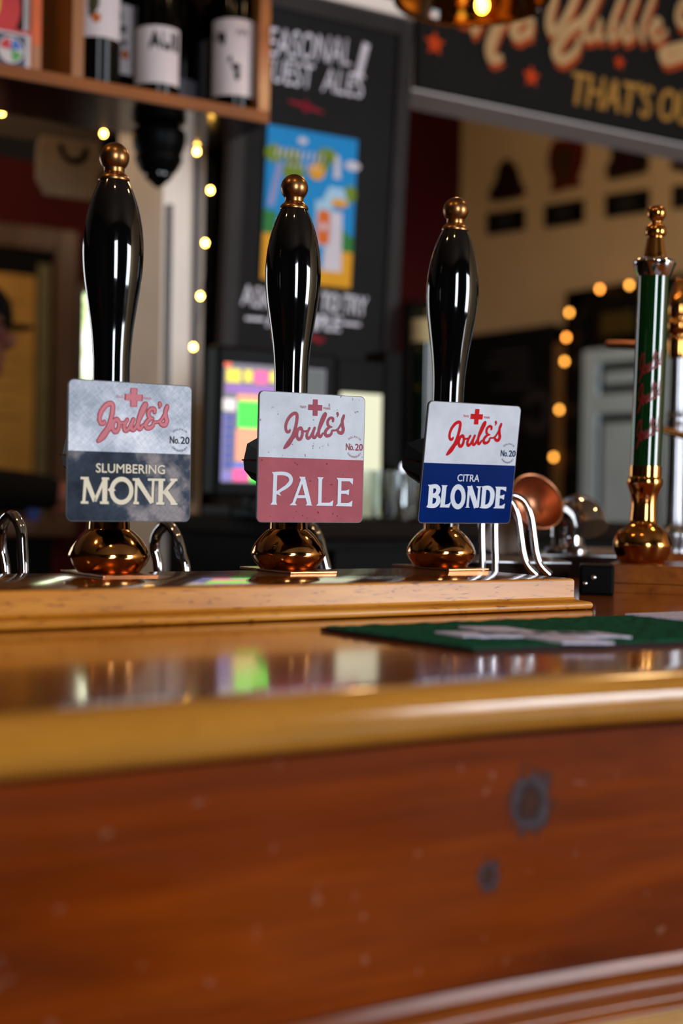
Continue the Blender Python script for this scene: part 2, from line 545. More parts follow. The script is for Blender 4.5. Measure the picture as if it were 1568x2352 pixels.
# low ceiling beams (bulkheads)
ZBEAM = on_y(945, 250, 2.62).z
X_BE = on_y(945, 250, 2.5).x
bm = new(); box(bm, (X_BE, 2.5, ZBEAM), (XR, 2.62, ZC)); structure('trim_1', bm, M['grey_paint'])
zb2 = on_y(40, 316, 3.1).z
bm = new(); box(bm, (XL, 3.1, zb2), (PX0 + 0.3, 3.3, ZC)); structure('trim_2', bm, M['beam_grey'])
# red return and dark dado of the right hand corner
XC = on_y(1045, 500, YB).x
bm = new(); box(bm, (XR - 0.02, 1.0, 0), (XR, YB, on_x(1180, 766, XR).z)); structure('trim_3', bm, M['black'])

# door_1 in the right wall
Y0, Y1 = on_x(1322, 800, XR).y, 2.6
zt = on_x(1322, 675, XR).z
DX = XR - 0.03
bm = new()
box(bm, (XR - 0.06, Y0 - 0.09, 0), (XR, Y0, zt)); box(bm, (XR - 0.06, Y1, 0), (XR, Y1 + 0.09, zt)); box(bm, (XR - 0.06, Y1, zt - 0.1), (XR, Y0, zt))
door = structure('door_1', bm, M['black'])
mg = plain('door_reflected_blue', 'c0d6e2', 0.25, 0.0, 0.10, 3)  # pale blue of the reflected windows is put into the door colour
zl = on_x(1360, 805, DX).z
bm = new()
w_ = Y0 - 0.09 - Y1 - 0.09
ya = Y0 - 0.1
pz = [0.0, 0.62, 0.78, on_x(1400, 952, DX).z, on_x(1400, 905, DX).z, zl]
cols = [ya, on_x(1378, 900, DX).y, on_x(1378, 900, DX).y - 0.36, on_x(1378, 900, DX).y - 0.5, on_x(1378, 900, DX).y - 0.86, Y1 + 0.1]
for a, c in ((0, 1), (2, 3), (4, 5)): box(bm, (DX - 0.02, cols[c], 0), (DX, cols[a], zl), 0.004)
for a, c in ((1, 2), (3, 4)):
    for z0, z1 in ((0, 0.12), (0.62, 0.78), (pz[3], pz[4]), (zl - 0.06, zl)): box(bm, (DX - 0.02, cols[c], z0), (DX, cols[a], z1), 0.004)
    for z0, z1 in ((0.12, 0.62), (0.78, pz[3]), (pz[4], zl - 0.06)):
        box(bm, (DX - 0.016, cols[c] + 0.035, z0 + 0.035), (DX, cols[a] - 0.035, z1 - 0.035), 0.004)
link('door_panel', bm, mg, door)
bm = new(); box(bm, (DX - 0.001, Y1 + 0.1, 0), (DX + 0.02, ya, zt - 0.1)); link('door_backing', bm, M['black'], door)
bm = new(); box(bm, (DX - 0.012, on_x(1455, 740, DX).y, on_x(1400, 770, DX).z), (DX - 0.002, on_x(1385, 740, DX).y, on_x(1400, 705, DX).z))
link('door_light', bm, plain('yellowed_glass', '4a3c14', 0.3), door)

# ================================================================ bar counter
ZT = 1.0767                  # bar top
PY0, ARC_X, ARC_R = 0.577, 0.40, 1.6
def bar_path(amax=38, step=1.5):
    out = [(x, PY0, 0.0, 1.0) for x in (-1.5, -0.9, -0.4, 0.0, 0.2, ARC_X)]
    k = int(amax / step)
    for i in range(1, k + 1):
        a = radians(amax) * i / k
        out.append((ARC_X + ARC_R * sin(a), PY0 - ARC_R + ARC_R * cos(a), sin(a), cos(a)))
    x, y, nx, ny = out[-1]
    out.append((x + ny * 0.7, y - nx * 0.7, nx, ny))
    return out
PATH = bar_path()
def sweep(bm, prof, closed=True):
    rows = [[bm.verts.new((x + nx * d, y + ny * d, z)) for d, z in prof] for x, y, nx, ny in PATH]
    n = len(prof)
    for a, b in zip(rows, rows[1:]):
        for k in range(n if closed else n - 1):
            bm.faces.new((a[k], a[(k + 1) % n], b[(k + 1) % n], b[k]))
    if closed:
        bm.faces.new(rows[0]); bm.faces.new(rows[-1][::-1])
bar = thing('bar_counter', 'long varnished wooden bar counter with golden rounded edge and red-brown front', 'bar counter', (0, PY0, 0))
inv = Matrix.Translation((0, -PY0, 0))
def barpart(name, bm, mt, smooth=30):
    bmesh.ops.transform(bm, matrix=inv, verts=bm.verts)
    return link(name, bm, mt, bar, smooth)
TH = 0.028
bm = new()
sections = []
for i, (x, y, nx, ny) in enumerate(PATH):
    a = math.degrees(atan2(nx, ny))
    t = min(1, max(0, (a - 4) / 7))
    dpt = 0.535 + 0.40 * t * t * (3 - 2 * t)
    sections.append([bm.verts.new((x + nx * d, y + ny * d, z)) for d, z in ((0.012, ZT), (dpt, ZT), (dpt, ZT - TH), (0.012, ZT - TH))])
for a, b in zip(sections, sections[1:]):
    for k in range(4): bm.faces.new((a[k], a[(k + 1) % 4], b[(k + 1) % 4], b[k]))
bm.faces.new(sections[0]); bm.faces.new(sections[-1][::-1])
barpart('countertop', bm, M['bar_top'])
bm = new()
r = TH / 2
prof = [(0.014, ZT + 0.0003), (0.0, ZT + 0.0003)] + [(-r * 1.05 * sin(radians(a)), ZT - r + (r + 0.0003) * cos(radians(a))) for a in range(12, 180, 12)] + [(0.0, ZT - TH - 0.0003), (0.014, ZT - TH - 0.0003)]
sweep(bm, prof); barpart('nosing', bm, M['oak_nosing'])
kn = []
for px, py, kr in ((1214, 1840, 0.0175), (1122, 2012, 0.0088)):
    q = on_y(px, py, PY0 + 0.018)
    kn.append((q.x, 0, q.z, kr))
M['bar_panel'] = wood('bar_panel', '4e1900', '742d00', '903e02', 0.40, 0.85, 0.0, knots=kn, scale=0.7, bmp=0.05, spec=0.07, worn=0.10, specks=0.16)
ZM = 0.9125
bm = new(); sweep(bm, [(0.02, ZT - TH), (0.045, ZT - TH), (0.045, ZM - 0.01), (0.02, ZM - 0.01)]); barpart('front_panel', bm, M['bar_panel'])
# dark strip put in as the shadow beneath the nosing
bm = new(); sweep(bm, [(0.012, ZT - TH), (0.022, ZT - TH), (0.022, ZT - TH - 0.006), (0.017, ZT - TH - 0.006)]); barpart('nosing_shadow_strip', bm, M['dark_wood'])
def bead(cd, cz, r, a0, a1, n=8): return [(cd - r * cos(radians(a0 + (a1 - a0) * k / n)), cz + r * sin(radians(a0 + (a1 - a0) * k / n))) for k in range(n + 1)]
prof = [(d, ZM + z) for d, z in ((0.03, 0), (0.0150, -0.0006), (0.0128, -0.0062), (0.0145, -0.0075), (0.0125, -0.0085), (0.0092, -0.0100), (0.0070, -0.0155), (0.0072, -0.0172), (0.0120, -0.0180),
    (0.0125, -0.0195), (0.0102, -0.0206), (0.0088, -0.0240), (0.0095, -0.0252), (0.0145, -0.0262), (0.0145, -0.0275), (0.0125, -0.0285), (0.0112, -0.0315), (0.0120, -0.0328), (0.0180, -0.0345), (0.03, -0.0345))]
bm = new(); sweep(bm, prof); barpart('moulding', bm, M['moulding'], 50)
bm = new(); sweep(bm, [(0.021, ZM - 0.0345), (0.045, ZM - 0.0345), (0.045, 0.0), (0.021, 0.0)]); barpart('lower_panel', bm, M['lower_panel'])

# ---------------------------------------------------------------- plinth
ZP = 1.103
PXE, PYA, PYB = 0.822, 0.918, 1.100
pl = thing('pump_plinth', 'low golden oak plinth with cove moulding under the three black beer pumps', 'plinth', (0, PYA, ZT))
def plp(name, bm, mt, smooth=35):
    bmesh.ops.transform(bm, matrix=Matrix.Translation((0, -PYA, -ZT)), verts=bm.verts)
    return link(name, bm, mt, pl, smooth)
bm = new()
h = ZP - ZT
prof = [(0.0025, h), (0.0007, h - 0.0007), (0.0, h - 0.0025), (0.0, h * 0.40)]
prof += [(-0.008 * (1 - cos(radians(a))) , h * 0.40 - (h * 0.40 - 0.0072) * sin(radians(a))) for a in range(15, 91, 15)]
prof2 = [(-0.009, 0.0068)] + [(-0.0092 - 0.0022 * sin(radians(a)), 0.0036 + 0.0031 * cos(radians(a))) for a in range(20, 161, 28)] + [(-0.009, 0.0005)]
prof = prof + prof2
rings = []
for d, z in prof:
    rings.append([bm.verts.new(p) for p in ((-1.3, PYA + d, ZT + z), (PXE - d, PYA + d, ZT + z), (PXE - d, PYB, ZT + z), (-1.3, PYB, ZT + z))])
for a, b in zip(rings, rings[1:]):
    for k in range(4): bm.faces.new((a[k], b[k], b[(k + 1) % 4], a[(k + 1) % 4]))
f = bm.faces.new(rings[0]); f.material_index = 1; bm.faces.new(rings[-1][::-1])
plp('plinth_board', bm, [M['oak_plinth'], M['plinth_top_dark_reflection']])

# ================================================================ beer pumps
PW, PH, PT = 0.1055, 0.110, 0.0022      # pump clip
Z_CLIP = 0.0437                          # lower edge of the clip above the plinth
HP = smooth_profile([(0.0150, 0.0400), (0.0152, 0.080), (0.0148, 0.130), (0.0149, 0.160), (0.0152, 0.177), (0.0170, 0.198), (0.0201, 0.219), (0.0233, 0.240), (0.0246, 0.258), (0.0243, 0.270), (0.0230, 0.2827), (0.0200, 0.297), (0.0160, 0.309), (0.0117, 0.3185)], 5)
BULB = smooth_profile([(0.0250, 0.0022), (0.0262, 0.0035), (0.0300, 0.0085), (0.0323, 0.0130), (0.0329, 0.0155), (0.0322, 0.0185), (0.0295, 0.0240), (0.0245, 0.0305), (0.0200, 0.0348), (0.0182, 0.0362)], 4) + [(0.0172, 0.0366), (0.0168, 0.0372), (0.0165, 0.0440), (0.0160, 0.0446)]
FIN = [(0.0100, 0.3180), (0.0124, 0.3182), (0.0127, 0.3192), (0.0124, 0.3205), (0.0112, 0.3225), (0.0094, 0.3240), (0.0084, 0.3250), (0.0082, 0.3285), (0.0086, 0.3292)] + [(0.0121 * cos(radians(a)), 0.3375 + 0.0121 * sin(radians(a))) for a in range(-45, 90, 9)] + [(0, 0.3496)]

def foil(name, lo, mid, hi, metal):
    mt, nt, b = base(name, 0.42, metal)
    b.inputs['Specular IOR Level'].default_value = 0.10
    n1 = noise(nt, coords(nt, (1, 1, 1), (0, 0.75, 0)), 22, 4, 0.6)
    def streak(ang):
        v = coords(nt, (1, 1, 1), (0, ang, 0))
        q = nt.nodes.new('ShaderNodeVectorMath'); q.operation = 'MULTIPLY'
        q.inputs[1].default_value = (620, 1, 110)
        nt.links.new(v, q.inputs[0])
        return noise(nt, q.outputs[0], 1.0, 3, 0.6)
    n2, n3 = streak(0.75), streak(-0.85)
    c1 = ramp(nt, n1, [(0.36, lo), (0.52, mid), (0.62, hi)])
    hatch = mix(nt, 0.5, ramp(nt, n2, [(0.4, (0.66, 0.68, 0.72, 1)), (0.6, (1.08, 1.08, 1.08, 1))]), ramp(nt, n3, [(0.4, (0.66, 0.68, 0.72, 1)), (0.6, (1.08, 1.08, 1.08, 1))]))
    nt.links.new(mix(nt, 0.75, c1, hatch, 'MULTIPLY'), b.inputs['Base Color'])
    return mt

def printed(name, hexa, speck, amount, rough=0.36, sc=260):
    mt, nt, b = base(name, rough)
    b.inputs['Specular IOR Level'].default_value = 0.02
    c = lin(hexa)
    n1 = noise(nt, coords(nt), 30, 4, 0.6)
    base_c = ramp(nt, n1, [(0.3, tuple(q * 0.86 for q in c[:3]) + (1,)), (0.7, tuple(min(1, q * 1.1) for q in c[:3]) + (1,))])
    n2 = noise(nt, coords(nt), sc, 2, 0.5)
    f = ramp(nt, n2, [(amount, (0, 0, 0, 1)), (amount + 0.06, (1, 1, 1, 1))])
    nt.links.new(mix(nt, f, base_c, lin(speck)), b.inputs['Base Color'])
    return mt

M['foil_pale'] = foil('foil_pale', 'a4acb8', 'ccd2dc', 'e4e6ec', 0.0)
M['foil_dark'] = foil('foil_dark', '141c28', '323c4a', '8c8484', 0.0)
M['worn_white'] = printed('worn_white', 'c4cad2', '7c7c84', 0.68)
M['worn_pink'] = printed('worn_pink', 'a0545c', '6c3034', 0.68)
M['clean_white'] = printed('clean_white', 'c4c8d0', '60646c', 0.80, 0.28)
M['navy_print'] = printed('navy_print', '021e5a', '2a5a94', 0.74, 0.28)
M['faded_red'] = plain('faded_red', '984c58', 0.5, Specular_IOR_Level=0.06)
M['pink_red'] = plain('pink_red', 'c47880', 0.5, Specular_IOR_Level=0.06)
M['bright_red'] = plain('bright_red', 'b80c14', 0.5, Specular_IOR_Level=0.06)
M['slate_ink'] = plain('slate_ink', '30343c', 0.5, Specular_IOR_Level=0.06)
M['navy_ink'] = plain('navy_ink', '1c3854', 0.5, Specular_IOR_Level=0.06)
M['clip_edge'] = plain('clip_edge', '2a2226', 0.4)
M['red_outline'] = plain('red_outline', '9c1c28', 0.5, Specular_IOR_Level=0.06)

JOULE = [[(0.2852,0.7095,0.0175),(0.2768,0.6962,0.0247),(0.2554,0.6978,0.0247),(0.2448,0.7317,0.0262),(0.2576,0.7793,0.0276),(0.2926,0.823,0.0291),(0.3281,0.8398,0.0291),(0.3477,0.8269,0.0291),(0.3457,0.7766,0.0291),(0.3303,0.711,0.0305),(0.3097,0.6571,0.0364),(0.2782,0.6117,0.0436),(0.2515,0.5831,0.0335),(0.2361,0.5691,0.0189)],[(0.3206,0.6515,0.0189),(0.3418,0.6711,0.0189),(0.3487,0.688,0.0218),(0.3569,0.7131,0.0262),(0.3839,0.7306,0.0247),(0.4001,0.7104,0.0247),(0.4007,0.6778,0.0262),(0.3854,0.6465,0.0276),(0.3653,0.6435,0.0291),(0.3519,0.6644,0.0247),(0.3556,0.7,0.0218),(0.3769,0.7215,0.0175),(0.4132,0.705,0.0175),(0.4421,0.7077,0.0175)],[(0.467,0.7306,0.0218),(0.4508,0.7033,0.0233),(0.4427,0.6721,0.0262),(0.4539,0.6522,0.0276),(0.4755,0.6625,0.0233),(0.4966,0.6989,0.0204),(0.5156,0.7341,0.0233)],[(0.5156,0.7341,0.0233),(0.5018,0.6931,0.0233),(0.5023,0.6645,0.0247),(0.5213,0.6616,0.0247),(0.5454,0.6946,0.0204)],[(0.5213,0.6616,0.0189),(0.551,0.7067,0.0204),(0.5898,0.7796,0.0204),(0.6158,0.8343,0.0233),(0.6125,0.8508,0.0247),(0.5911,0.8244,0.0247),(0.5681,0.7669,0.0262),(0.5553,0.7128,0.0276),(0.5574,0.6783,0.0276),(0.5736,0.6692,0.0247),(0.595,0.6962,0.016)],[(0.6885,0.7952,0.0218),(0.6881,0.8143,0.0233),(0.6623,0.8181,0.0233),(0.6393,0.7934,0.0247),(0.6413,0.7636,0.0247),(0.66,0.7487,0.0204),(0.6762,0.7481,0.0145)],[(0.6673,0.7489,0.016),(0.6382,0.7336,0.0247),(0.6168,0.7059,0.0276),(0.6246,0.6805,0.0291),(0.6503,0.6789,0.0262),(0.6757,0.6959,0.0218),(0.6841,0.7202,0.0175),(0.712,0.7229,0.016),(0.7412,0.7371,0.0175),(0.7699,0.7802,0.0175),(0.7877,0.8169,0.0204),(0.7924,0.8411,0.0233)],[(0.7924,0.8411,0.0233),(0.7783,0.8045,0.0262),(0.7821,0.7626,0.0291),(0.7902,0.7328,0.0305),(0.7752,0.7053,0.0305),(0.7477,0.7086,0.0262),(0.7341,0.7249,0.0218)],[(0.7299,0.8596,0.0189),(0.7315,0.8519,0.0247),(0.7346,0.8436,0.016),(0.7276,0.829,0.0073)]]
CROSS = [[(0.4933,0.9554),(0.5391,0.9561),(0.54,0.8284),(0.4942,0.8278)],[(0.4514,0.9139),(0.5821,0.9146),(0.5807,0.8699),(0.45,0.8706)]]
PALE_P = [[(0.1415,0.3805),(0.1763,0.3813),(0.173,0.1383),(0.136,0.1378)],[(0.1273,0.3843),(0.1834,0.3838),(0.1738,0.3635),(0.1418,0.3628)],[(0.1204,0.1352),(0.1371,0.1585),(0.1677,0.159),(0.183,0.136)],[(0.1702,0.2284),(0.1987,0.2277),(0.2155,0.2042),(0.1689,0.2189)],[(0.3782,0.3543),(0.4397,0.3538),(0.427,0.3333),(0.3944,0.3326)],[(0.2954,0.134),(0.3231,0.1553),(0.347,0.1497),(0.3639,0.1332)],[(0.4436,0.1331),(0.4651,0.1514),(0.492,0.1518),(0.5099,0.1328)],[(0.5614,0.3511),(0.5958,0.3518),(0.5953,0.1442),(0.5631,0.1438)],[(0.5496,0.3538),(0.6104,0.3533),(0.5946,0.3338),(0.5653,0.3331)],[(0.545,0.1321),(0.5644,0.1528),(0.5944,0.1557),(0.6731,0.1568),(0.7067,0.1772),(0.7025,0.1318)],[(0.7492,0.349),(0.7833,0.3498),(0.7817,0.1408),(0.749,0.1403)],[(0.7335,0.3523),(0.8952,0.3509),(0.8925,0.3017),(0.8628,0.3272),(0.7793,0.3273),(0.7533,0.3292)],[(0.7808,0.2523),(0.8255,0.2537),(0.8596,0.2646),(0.8568,0.219),(0.826,0.2288),(0.7813,0.2287)],[(0.7306,0.1316),(0.7517,0.1525),(0.7828,0.156),(0.8574,0.157),(0.8937,0.1764),(0.8902,0.1295)]]
PALE_S = [[(0.1608,0.3726,0.0276),(0.2249,0.3753,0.0276),(0.2751,0.3657,0.0305),(0.3013,0.3413,0.0335),(0.299,0.3098,0.0335),(0.2658,0.2776,0.0291),(0.2197,0.2518,0.0247),(0.1716,0.2249,0.0204)],[(0.4123,0.3437,0.0247),(0.3305,0.1435,0.0247)],[(0.4145,0.3437,0.0407),(0.4798,0.1426,0.0407)],[(0.3606,0.1995,0.0218),(0.4598,0.2011,0.0218)]]
MONK_P = [[(0.1031,0.3137),(0.1666,0.3141),(0.1665,0.2973),(0.103,0.297)],[(0.2693,0.3135),(0.3268,0.3139),(0.3267,0.2976),(0.2692,0.2973)],[(0.1076,0.1425),(0.1663,0.1424),(0.1662,0.1255),(0.1075,0.1257)],[(0.2585,0.1428),(0.328,0.1426),(0.3279,0.125),(0.2584,0.1252)],[(0.3164,0.2254),(0.345,0.2494),(0.3813,0.2249),(0.3469,0.2029)],[(0.5171,0.3126),(0.5709,0.3129),(0.5709,0.2964),(0.517,0.2961)],[(0.6412,0.3133),(0.7178,0.3138),(0.7178,0.2978),(0.6411,0.2974)],[(0.5251,0.144),(0.5709,0.1439),(0.5709,0.1255),(0.525,0.1256)],[(0.7149,0.3138),(0.7847,0.3142),(0.7846,0.2982),(0.7148,0.2978)],[(0.7128,0.143),(0.7811,0.1428),(0.781,0.1242),(0.7127,0.1244)],[(0.8265,0.3158),(0.8865,0.3162),(0.8864,0.2988),(0.8264,0.2984)],[(0.8304,0.1434),(0.8679,0.1458),(0.8905,0.1355),(0.8889,0.1238),(0.8341,0.124)],[(0.7297,0.3101),(0.7683,0.3103),(0.7677,0.1307),(0.729,0.1308)],[(0.2764,0.3073),(0.3147,0.3076),(0.3137,0.132),(0.2754,0.1321)]]
MONK_S = [[(0.1421,0.3034,0.0245),(0.1306,0.1356,0.0217)],[(0.1442,0.3034,0.0375),(0.2176,0.1447,0.0332)],[(0.2176,0.1447,0.0245),(0.2905,0.3012,0.0217)],[(0.508,0.2214,0.0332),(0.5059,0.2028,0.0332),(0.4999,0.1851,0.0332),(0.4904,0.1693,0.0332),(0.4777,0.156,0.0332),(0.4626,0.1461,0.0332),(0.4458,0.14,0.0332),(0.4282,0.1379,0.0332),(0.4106,0.1401,0.0332),(0.3939,0.1463,0.0332),(0.3791,0.1562,0.0332),(0.3667,0.1694,0.0332),(0.3574,0.1851,0.0332),(0.3517,0.2027,0.0332),(0.3498,0.2211,0.0332),(0.3519,0.2396,0.0332),(0.3578,0.2571,0.0332),(0.3672,0.2729,0.0332),(0.3797,0.2861,0.0332),(0.3947,0.296,0.0332),(0.4114,0.3023,0.0332),(0.429,0.3045,0.0332),(0.4466,0.3025,0.0332),(0.4633,0.2964,0.0332),(0.4783,0.2866,0.0332),(0.4909,0.2734,0.0332),(0.5003,0.2576,0.0332),(0.5061,0.24,0.0332),(0.508,0.2214,0.0332)],[(0.5476,0.3026,0.0202),(0.544,0.1377,0.0202)],[(0.5505,0.3058,0.039),(0.6788,0.1373,0.0332)],[(0.6853,0.3034,0.0202),(0.6817,0.1373,0.0202)],[(0.8609,0.3044,0.026),(0.7709,0.2045,0.026)],[(0.7844,0.227,0.0404),(0.8641,0.1336,0.0375)]]
BLON_P = [[(0.0787,0.3139),(0.1254,0.3147),(0.1309,0.136),(0.0839,0.1355)],[(0.067,0.3184),(0.1266,0.3183),(0.1204,0.2998),(0.0801,0.2991)],[(0.0663,0.1341),(0.0903,0.1535),(0.1348,0.154),(0.1448,0.1344)],[(0.218,0.3134),(0.2636,0.3142),(0.2629,0.1375),(0.2163,0.137)],[(0.2095,0.3168),(0.2732,0.3162),(0.2627,0.2993),(0.2219,0.2986)],[(0.2084,0.1339),(0.2244,0.1539),(0.2651,0.1556),(0.2974,0.1608),(0.3288,0.1834),(0.3111,0.132)],[(0.4835,0.314),(0.5292,0.3148),(0.5228,0.2978),(0.4937,0.2973)],[(0.4841,0.1333),(0.5015,0.1493),(0.5182,0.1495),(0.5342,0.1333)],[(0.5835,0.3146),(0.6381,0.3144),(0.6271,0.2996),(0.5978,0.2991)],[(0.5744,0.1337),(0.5953,0.1717),(0.6247,0.1721),(0.6265,0.1337)],[(0.6508,0.3134),(0.6954,0.3142),(0.6989,0.1363),(0.6541,0.1358)],[(0.6398,0.3144),(0.6971,0.3142),(0.6902,0.3007),(0.6523,0.3001)],[(0.6401,0.1326),(0.6608,0.1512),(0.6989,0.1516),(0.7053,0.1327)],[(0.8058,0.3119),(0.8518,0.3127),(0.8587,0.1332),(0.8117,0.1327)],[(0.7936,0.3147),(0.9176,0.3138),(0.9171,0.2753),(0.8827,0.2906),(0.8353,0.2935),(0.8051,0.2966)],[(0.8418,0.2392),(0.8757,0.2415),(0.9055,0.2505),(0.9024,0.2051),(0.8744,0.217),(0.8443,0.2178)],[(0.793,0.1312),(0.8139,0.1499),(0.8519,0.154),(0.8862,0.1544),(0.9208,0.1739),(0.9157,0.1307)]]
BLON_S = [[(0.1039,0.3037,0.0329),(0.1563,0.3046,0.0362),(0.1812,0.2753,0.0461),(0.1588,0.2391,0.0362),(0.1151,0.2301,0.028)],[(0.1154,0.2278,0.028),(0.1727,0.2214,0.0362),(0.1903,0.1846,0.0477),(0.1597,0.1483,0.0379),(0.0913,0.1427,0.0296)],[(0.4559,0.2244,0.0428),(0.4564,0.2058,0.0428),(0.4539,0.1882,0.0428),(0.4485,0.1723,0.0428),(0.4404,0.159,0.0428),(0.4302,0.1489,0.0428),(0.4182,0.1426,0.0428),(0.4052,0.1403,0.0428),(0.3917,0.1423,0.0428),(0.3785,0.1483,0.0428),(0.3662,0.1581,0.0428),(0.3554,0.1711,0.0428),(0.3467,0.1868,0.0428),(0.3404,0.2042,0.0428),(0.337,0.2226,0.0428),(0.3366,0.2411,0.0428),(0.3391,0.2586,0.0428),(0.3445,0.2744,0.0428),(0.3525,0.2876,0.0428),(0.3627,0.2977,0.0428),(0.3746,0.304,0.0428),(0.3875,0.3063,0.0428),(0.4009,0.3045,0.0428),(0.4141,0.2986,0.0428),(0.4265,0.2889,0.0428),(0.4373,0.2759,0.0428),(0.4461,0.2603,0.0428),(0.4524,0.2428,0.0428),(0.4559,0.2244,0.0428)],[(0.5065,0.3096,0.0247),(0.5085,0.1391,0.0247)],[(0.5131,0.3097,0.051),(0.6058,0.1383,0.0494)],[(0.6184,0.3104,0.0247),(0.6207,0.1403,0.0247)],[(0.669,0.3016,0.0329),(0.7281,0.3014,0.0362),(0.7678,0.2594,0.0477),(0.7645,0.1861,0.0461),(0.7288,0.1489,0.0346),(0.67,0.1446,0.0296)]]
BOX = {'trade2':[0.3712,0.8828,0.4328,0.9013],'mark2':[0.5951,0.8811,0.6629,0.9],'no2':[0.8203,0.5724,0.9837,0.6244],'split2':0.4974,'split1':0.4948,'split3':0.4979,'dolphin2':[0.9017,0.6008],'slumb':[0.223,0.3475,0.7805,0.4117],'citra':[0.3711,0.3521,0.6078,0.4109],'cross1':[0.5024,0.8859],'cross2':[0.5155,0.8922],'cross3':[0.4968,0.8909],'no1':[0.8108,0.5723,0.9733,0.6219],'no3':[0.8088,0.5722,0.9674,0.6267]}

def pump(idx, px, label, lean, clip_lean, top, low, ink, small, name_poly, name_strokes, name_ink, extra):
    y = (1.073, 1.085, 1.089)[idx]
    x = on_y(px, 1310, y).x
    L = Matrix.Rotation(radians(lean), 4, 'X')       # tips towards the customer
    C = Matrix.Rotation(radians(clip_lean), 4, 'X')
    t = thing('beer_pump', label, 'beer pump', (x, y, ZP), 0, 'beer pumps on the oak plinth')
    bm = new(); box(bm, (-0.0235, -0.0445, 0), (0.0235, 0.046, 0.0018), 0.0005); link('base_plate', bm, M['copper_plate'], t)
    bm = new(); lathe(bm, BULB, 64); link('brass_base', bm, M['brass'], t, 40)
    bm = new(); lathe(bm, HP, 64, L); link('handle', bm, M['black_gloss'], t, 40)
    bm = new(); lathe(bm, FIN, 48, L); link('finial', bm, M['aged_brass'], t, 40)
    # clip, tilted about its lower edge
    yc = 1.037 - y
    xc = (0.4625, 0.6297, 0.7945)[idx] - x
    Tm = Matrix.Translation((xc, yc, Z_CLIP)) @ C
    cl = bpy.data.objects.new('pump_clip', None)
    bm = new(); prism(bm, rounded(-PW / 2, 0, PW / 2, PH, 0.0045), PT, lambda u, v, w: Tm @ Vector((u, w, v)))
    clip = link('pump_clip', bm, M['clip_edge'], t)
    bpy.data.objects.remove(cl)
    def pt(u, v, k=1): return Tm @ Vector(((u - 0.5) * PW, -0.00016 * k, v * PH))
    def F(k): return lambda u, v: pt(u, v, k)
    LF = (Tm.to_3x3() @ Vector((0, -1, 0)), 8e-5)
    split = 0.4965
    e = 0.006
    r0 = [(u / PW + 0.5, v / PH) for u, v in rounded(-PW / 2 + 0.0006, 0.0006, PW / 2 - 0.0006, PH - 0.0006, 0.004)]
    up = [(u, v) for u, v in r0 if v > 0.5]
    lo = [(u, v) for u, v in r0 if v < 0.5]
    up = [(1 - 0.0057, split)] + up + [(0.0057, split)]
    lo = [(0.0057, split)] + lo + [(1 - 0.0057, split)]
    bm = new(); flat_poly(bm, up, F(1)); link('upper_panel', bm, top, clip)
    bm = new(); flat_poly(bm, lo, F(1)); link('lower_panel', bm, low, clip)
    bm = new()
    for q in CROSS: flat_poly(bm, q, F(3))
    link('cross_emblem', bm, ink, clip, lift=LF)
    if idx == 0:
        bm = new()
        for s in JOULE: ribbon(bm, [(u, v, wd + 0.012) for u, v, wd in s], F(2), 1)
        for q in CROSS:
            cu = sum(a for a, b in q) / 4; cv = sum(b for a, b in q) / 4
            flat_poly(bm, [(cu + (a - cu) * 1.06 + (0.004 if a > cu else -0.004), cv + (b - cv) * 1.06) for a, b in q], F(2))
        link('logo_outline', bm, M['red_outline'], clip, lift=LF)
    bm = new()
    for s in JOULE: ribbon(bm, s, F(3), 0.95)
    link('script_logo', bm, ink, clip, lift=LF)
    bm = new()
    a = BOX['trade2']; text(bm, 'TRADE', F(3), *a)
    a = BOX['mark2']; text(bm, 'MARK', F(3), *a)
    link('trade_mark_words', bm, ink, clip, lift=LF)
    bm = new()
    a = BOX['no2']; text(bm, 'No.', F(3), a[0], a[1], a[0] + 0.078, a[3], 0, 0, 0.0014); text(bm, '20', F(3), a[0] + 0.090, a[1], a[2], a[3], 0, 0, 0.0016)
    cu, cv = BOX['dolphin2']
    for word, r, sgn in (('DOLPHIN', 0.0086, 1), ('SHREWSBURY', 0.0088, -1)):
        span = radians(72 if sgn > 0 else 104)
        n = len(word)
        for i, ch in enumerate(word):
            a = (i / (n - 1) - 0.5) * span
            V, Fc = text_shape(ch)
            w0 = max(v[0] for v in V) - min(v[0] for v in V)
            mx = (max(v[0] for v in V) + min(v[0] for v in V)) / 2
            sc = 0.0024
            vv = []
            for vx, vy in V:
                lx, ly = (vx - mx) * sc, (vy) * sc
                if sgn > 0:
                    X = (r + ly) * sin(a) + lx * cos(a); Y = (r + ly) * cos(a) - lx * sin(a)
                else:
                    X = (r - ly) * sin(a) + lx * cos(a); Y = -(r - ly) * cos(a) + lx * sin(a)
                vv.append(bm.verts.new(pt(cu + X / PW, cv + Y / PH - 0.008, 3)))
            for f in Fc:
                bm.faces.new([vv[k] for k in f])
    link('brewery_address', bm, small, clip, lift=LF)
    if idx == 0:
        bm = new()
        sh = lambda u, v: pt(u + 0.008, v - 0.006, 2)
        for q in name_poly: flat_poly(bm, q, sh)
        for s in name_strokes: ribbon(bm, s, sh)
        text(bm, 'SLUMBERING', lambda u, v: pt(u + 0.006, v - 0.005, 2), *BOX['slumb'])
        link('name_shadow', bm, M['clip_edge'], clip, lift=LF)
    bm = new()
    for q in name_poly: flat_poly(bm, q, F(3))
    for s in name_strokes: ribbon(bm, s, F(3))
    if extra: text(bm, extra[0], F(3), *extra[1], 0, 0, 0.001)
    link('beer_name', bm, name_ink, clip, lift=LF)
    # faceted bracket between clip and handle
    bm = new()
    prof = [(0.0, 0.028), (0.0, 0.066), (0.006, 0.074), (0.024, 0.074), (0.024, 0.020), (0.010, 0.018)]
    TB = Matrix.Translation((xc - 0.002, yc + PT, Z_CLIP)) @ C
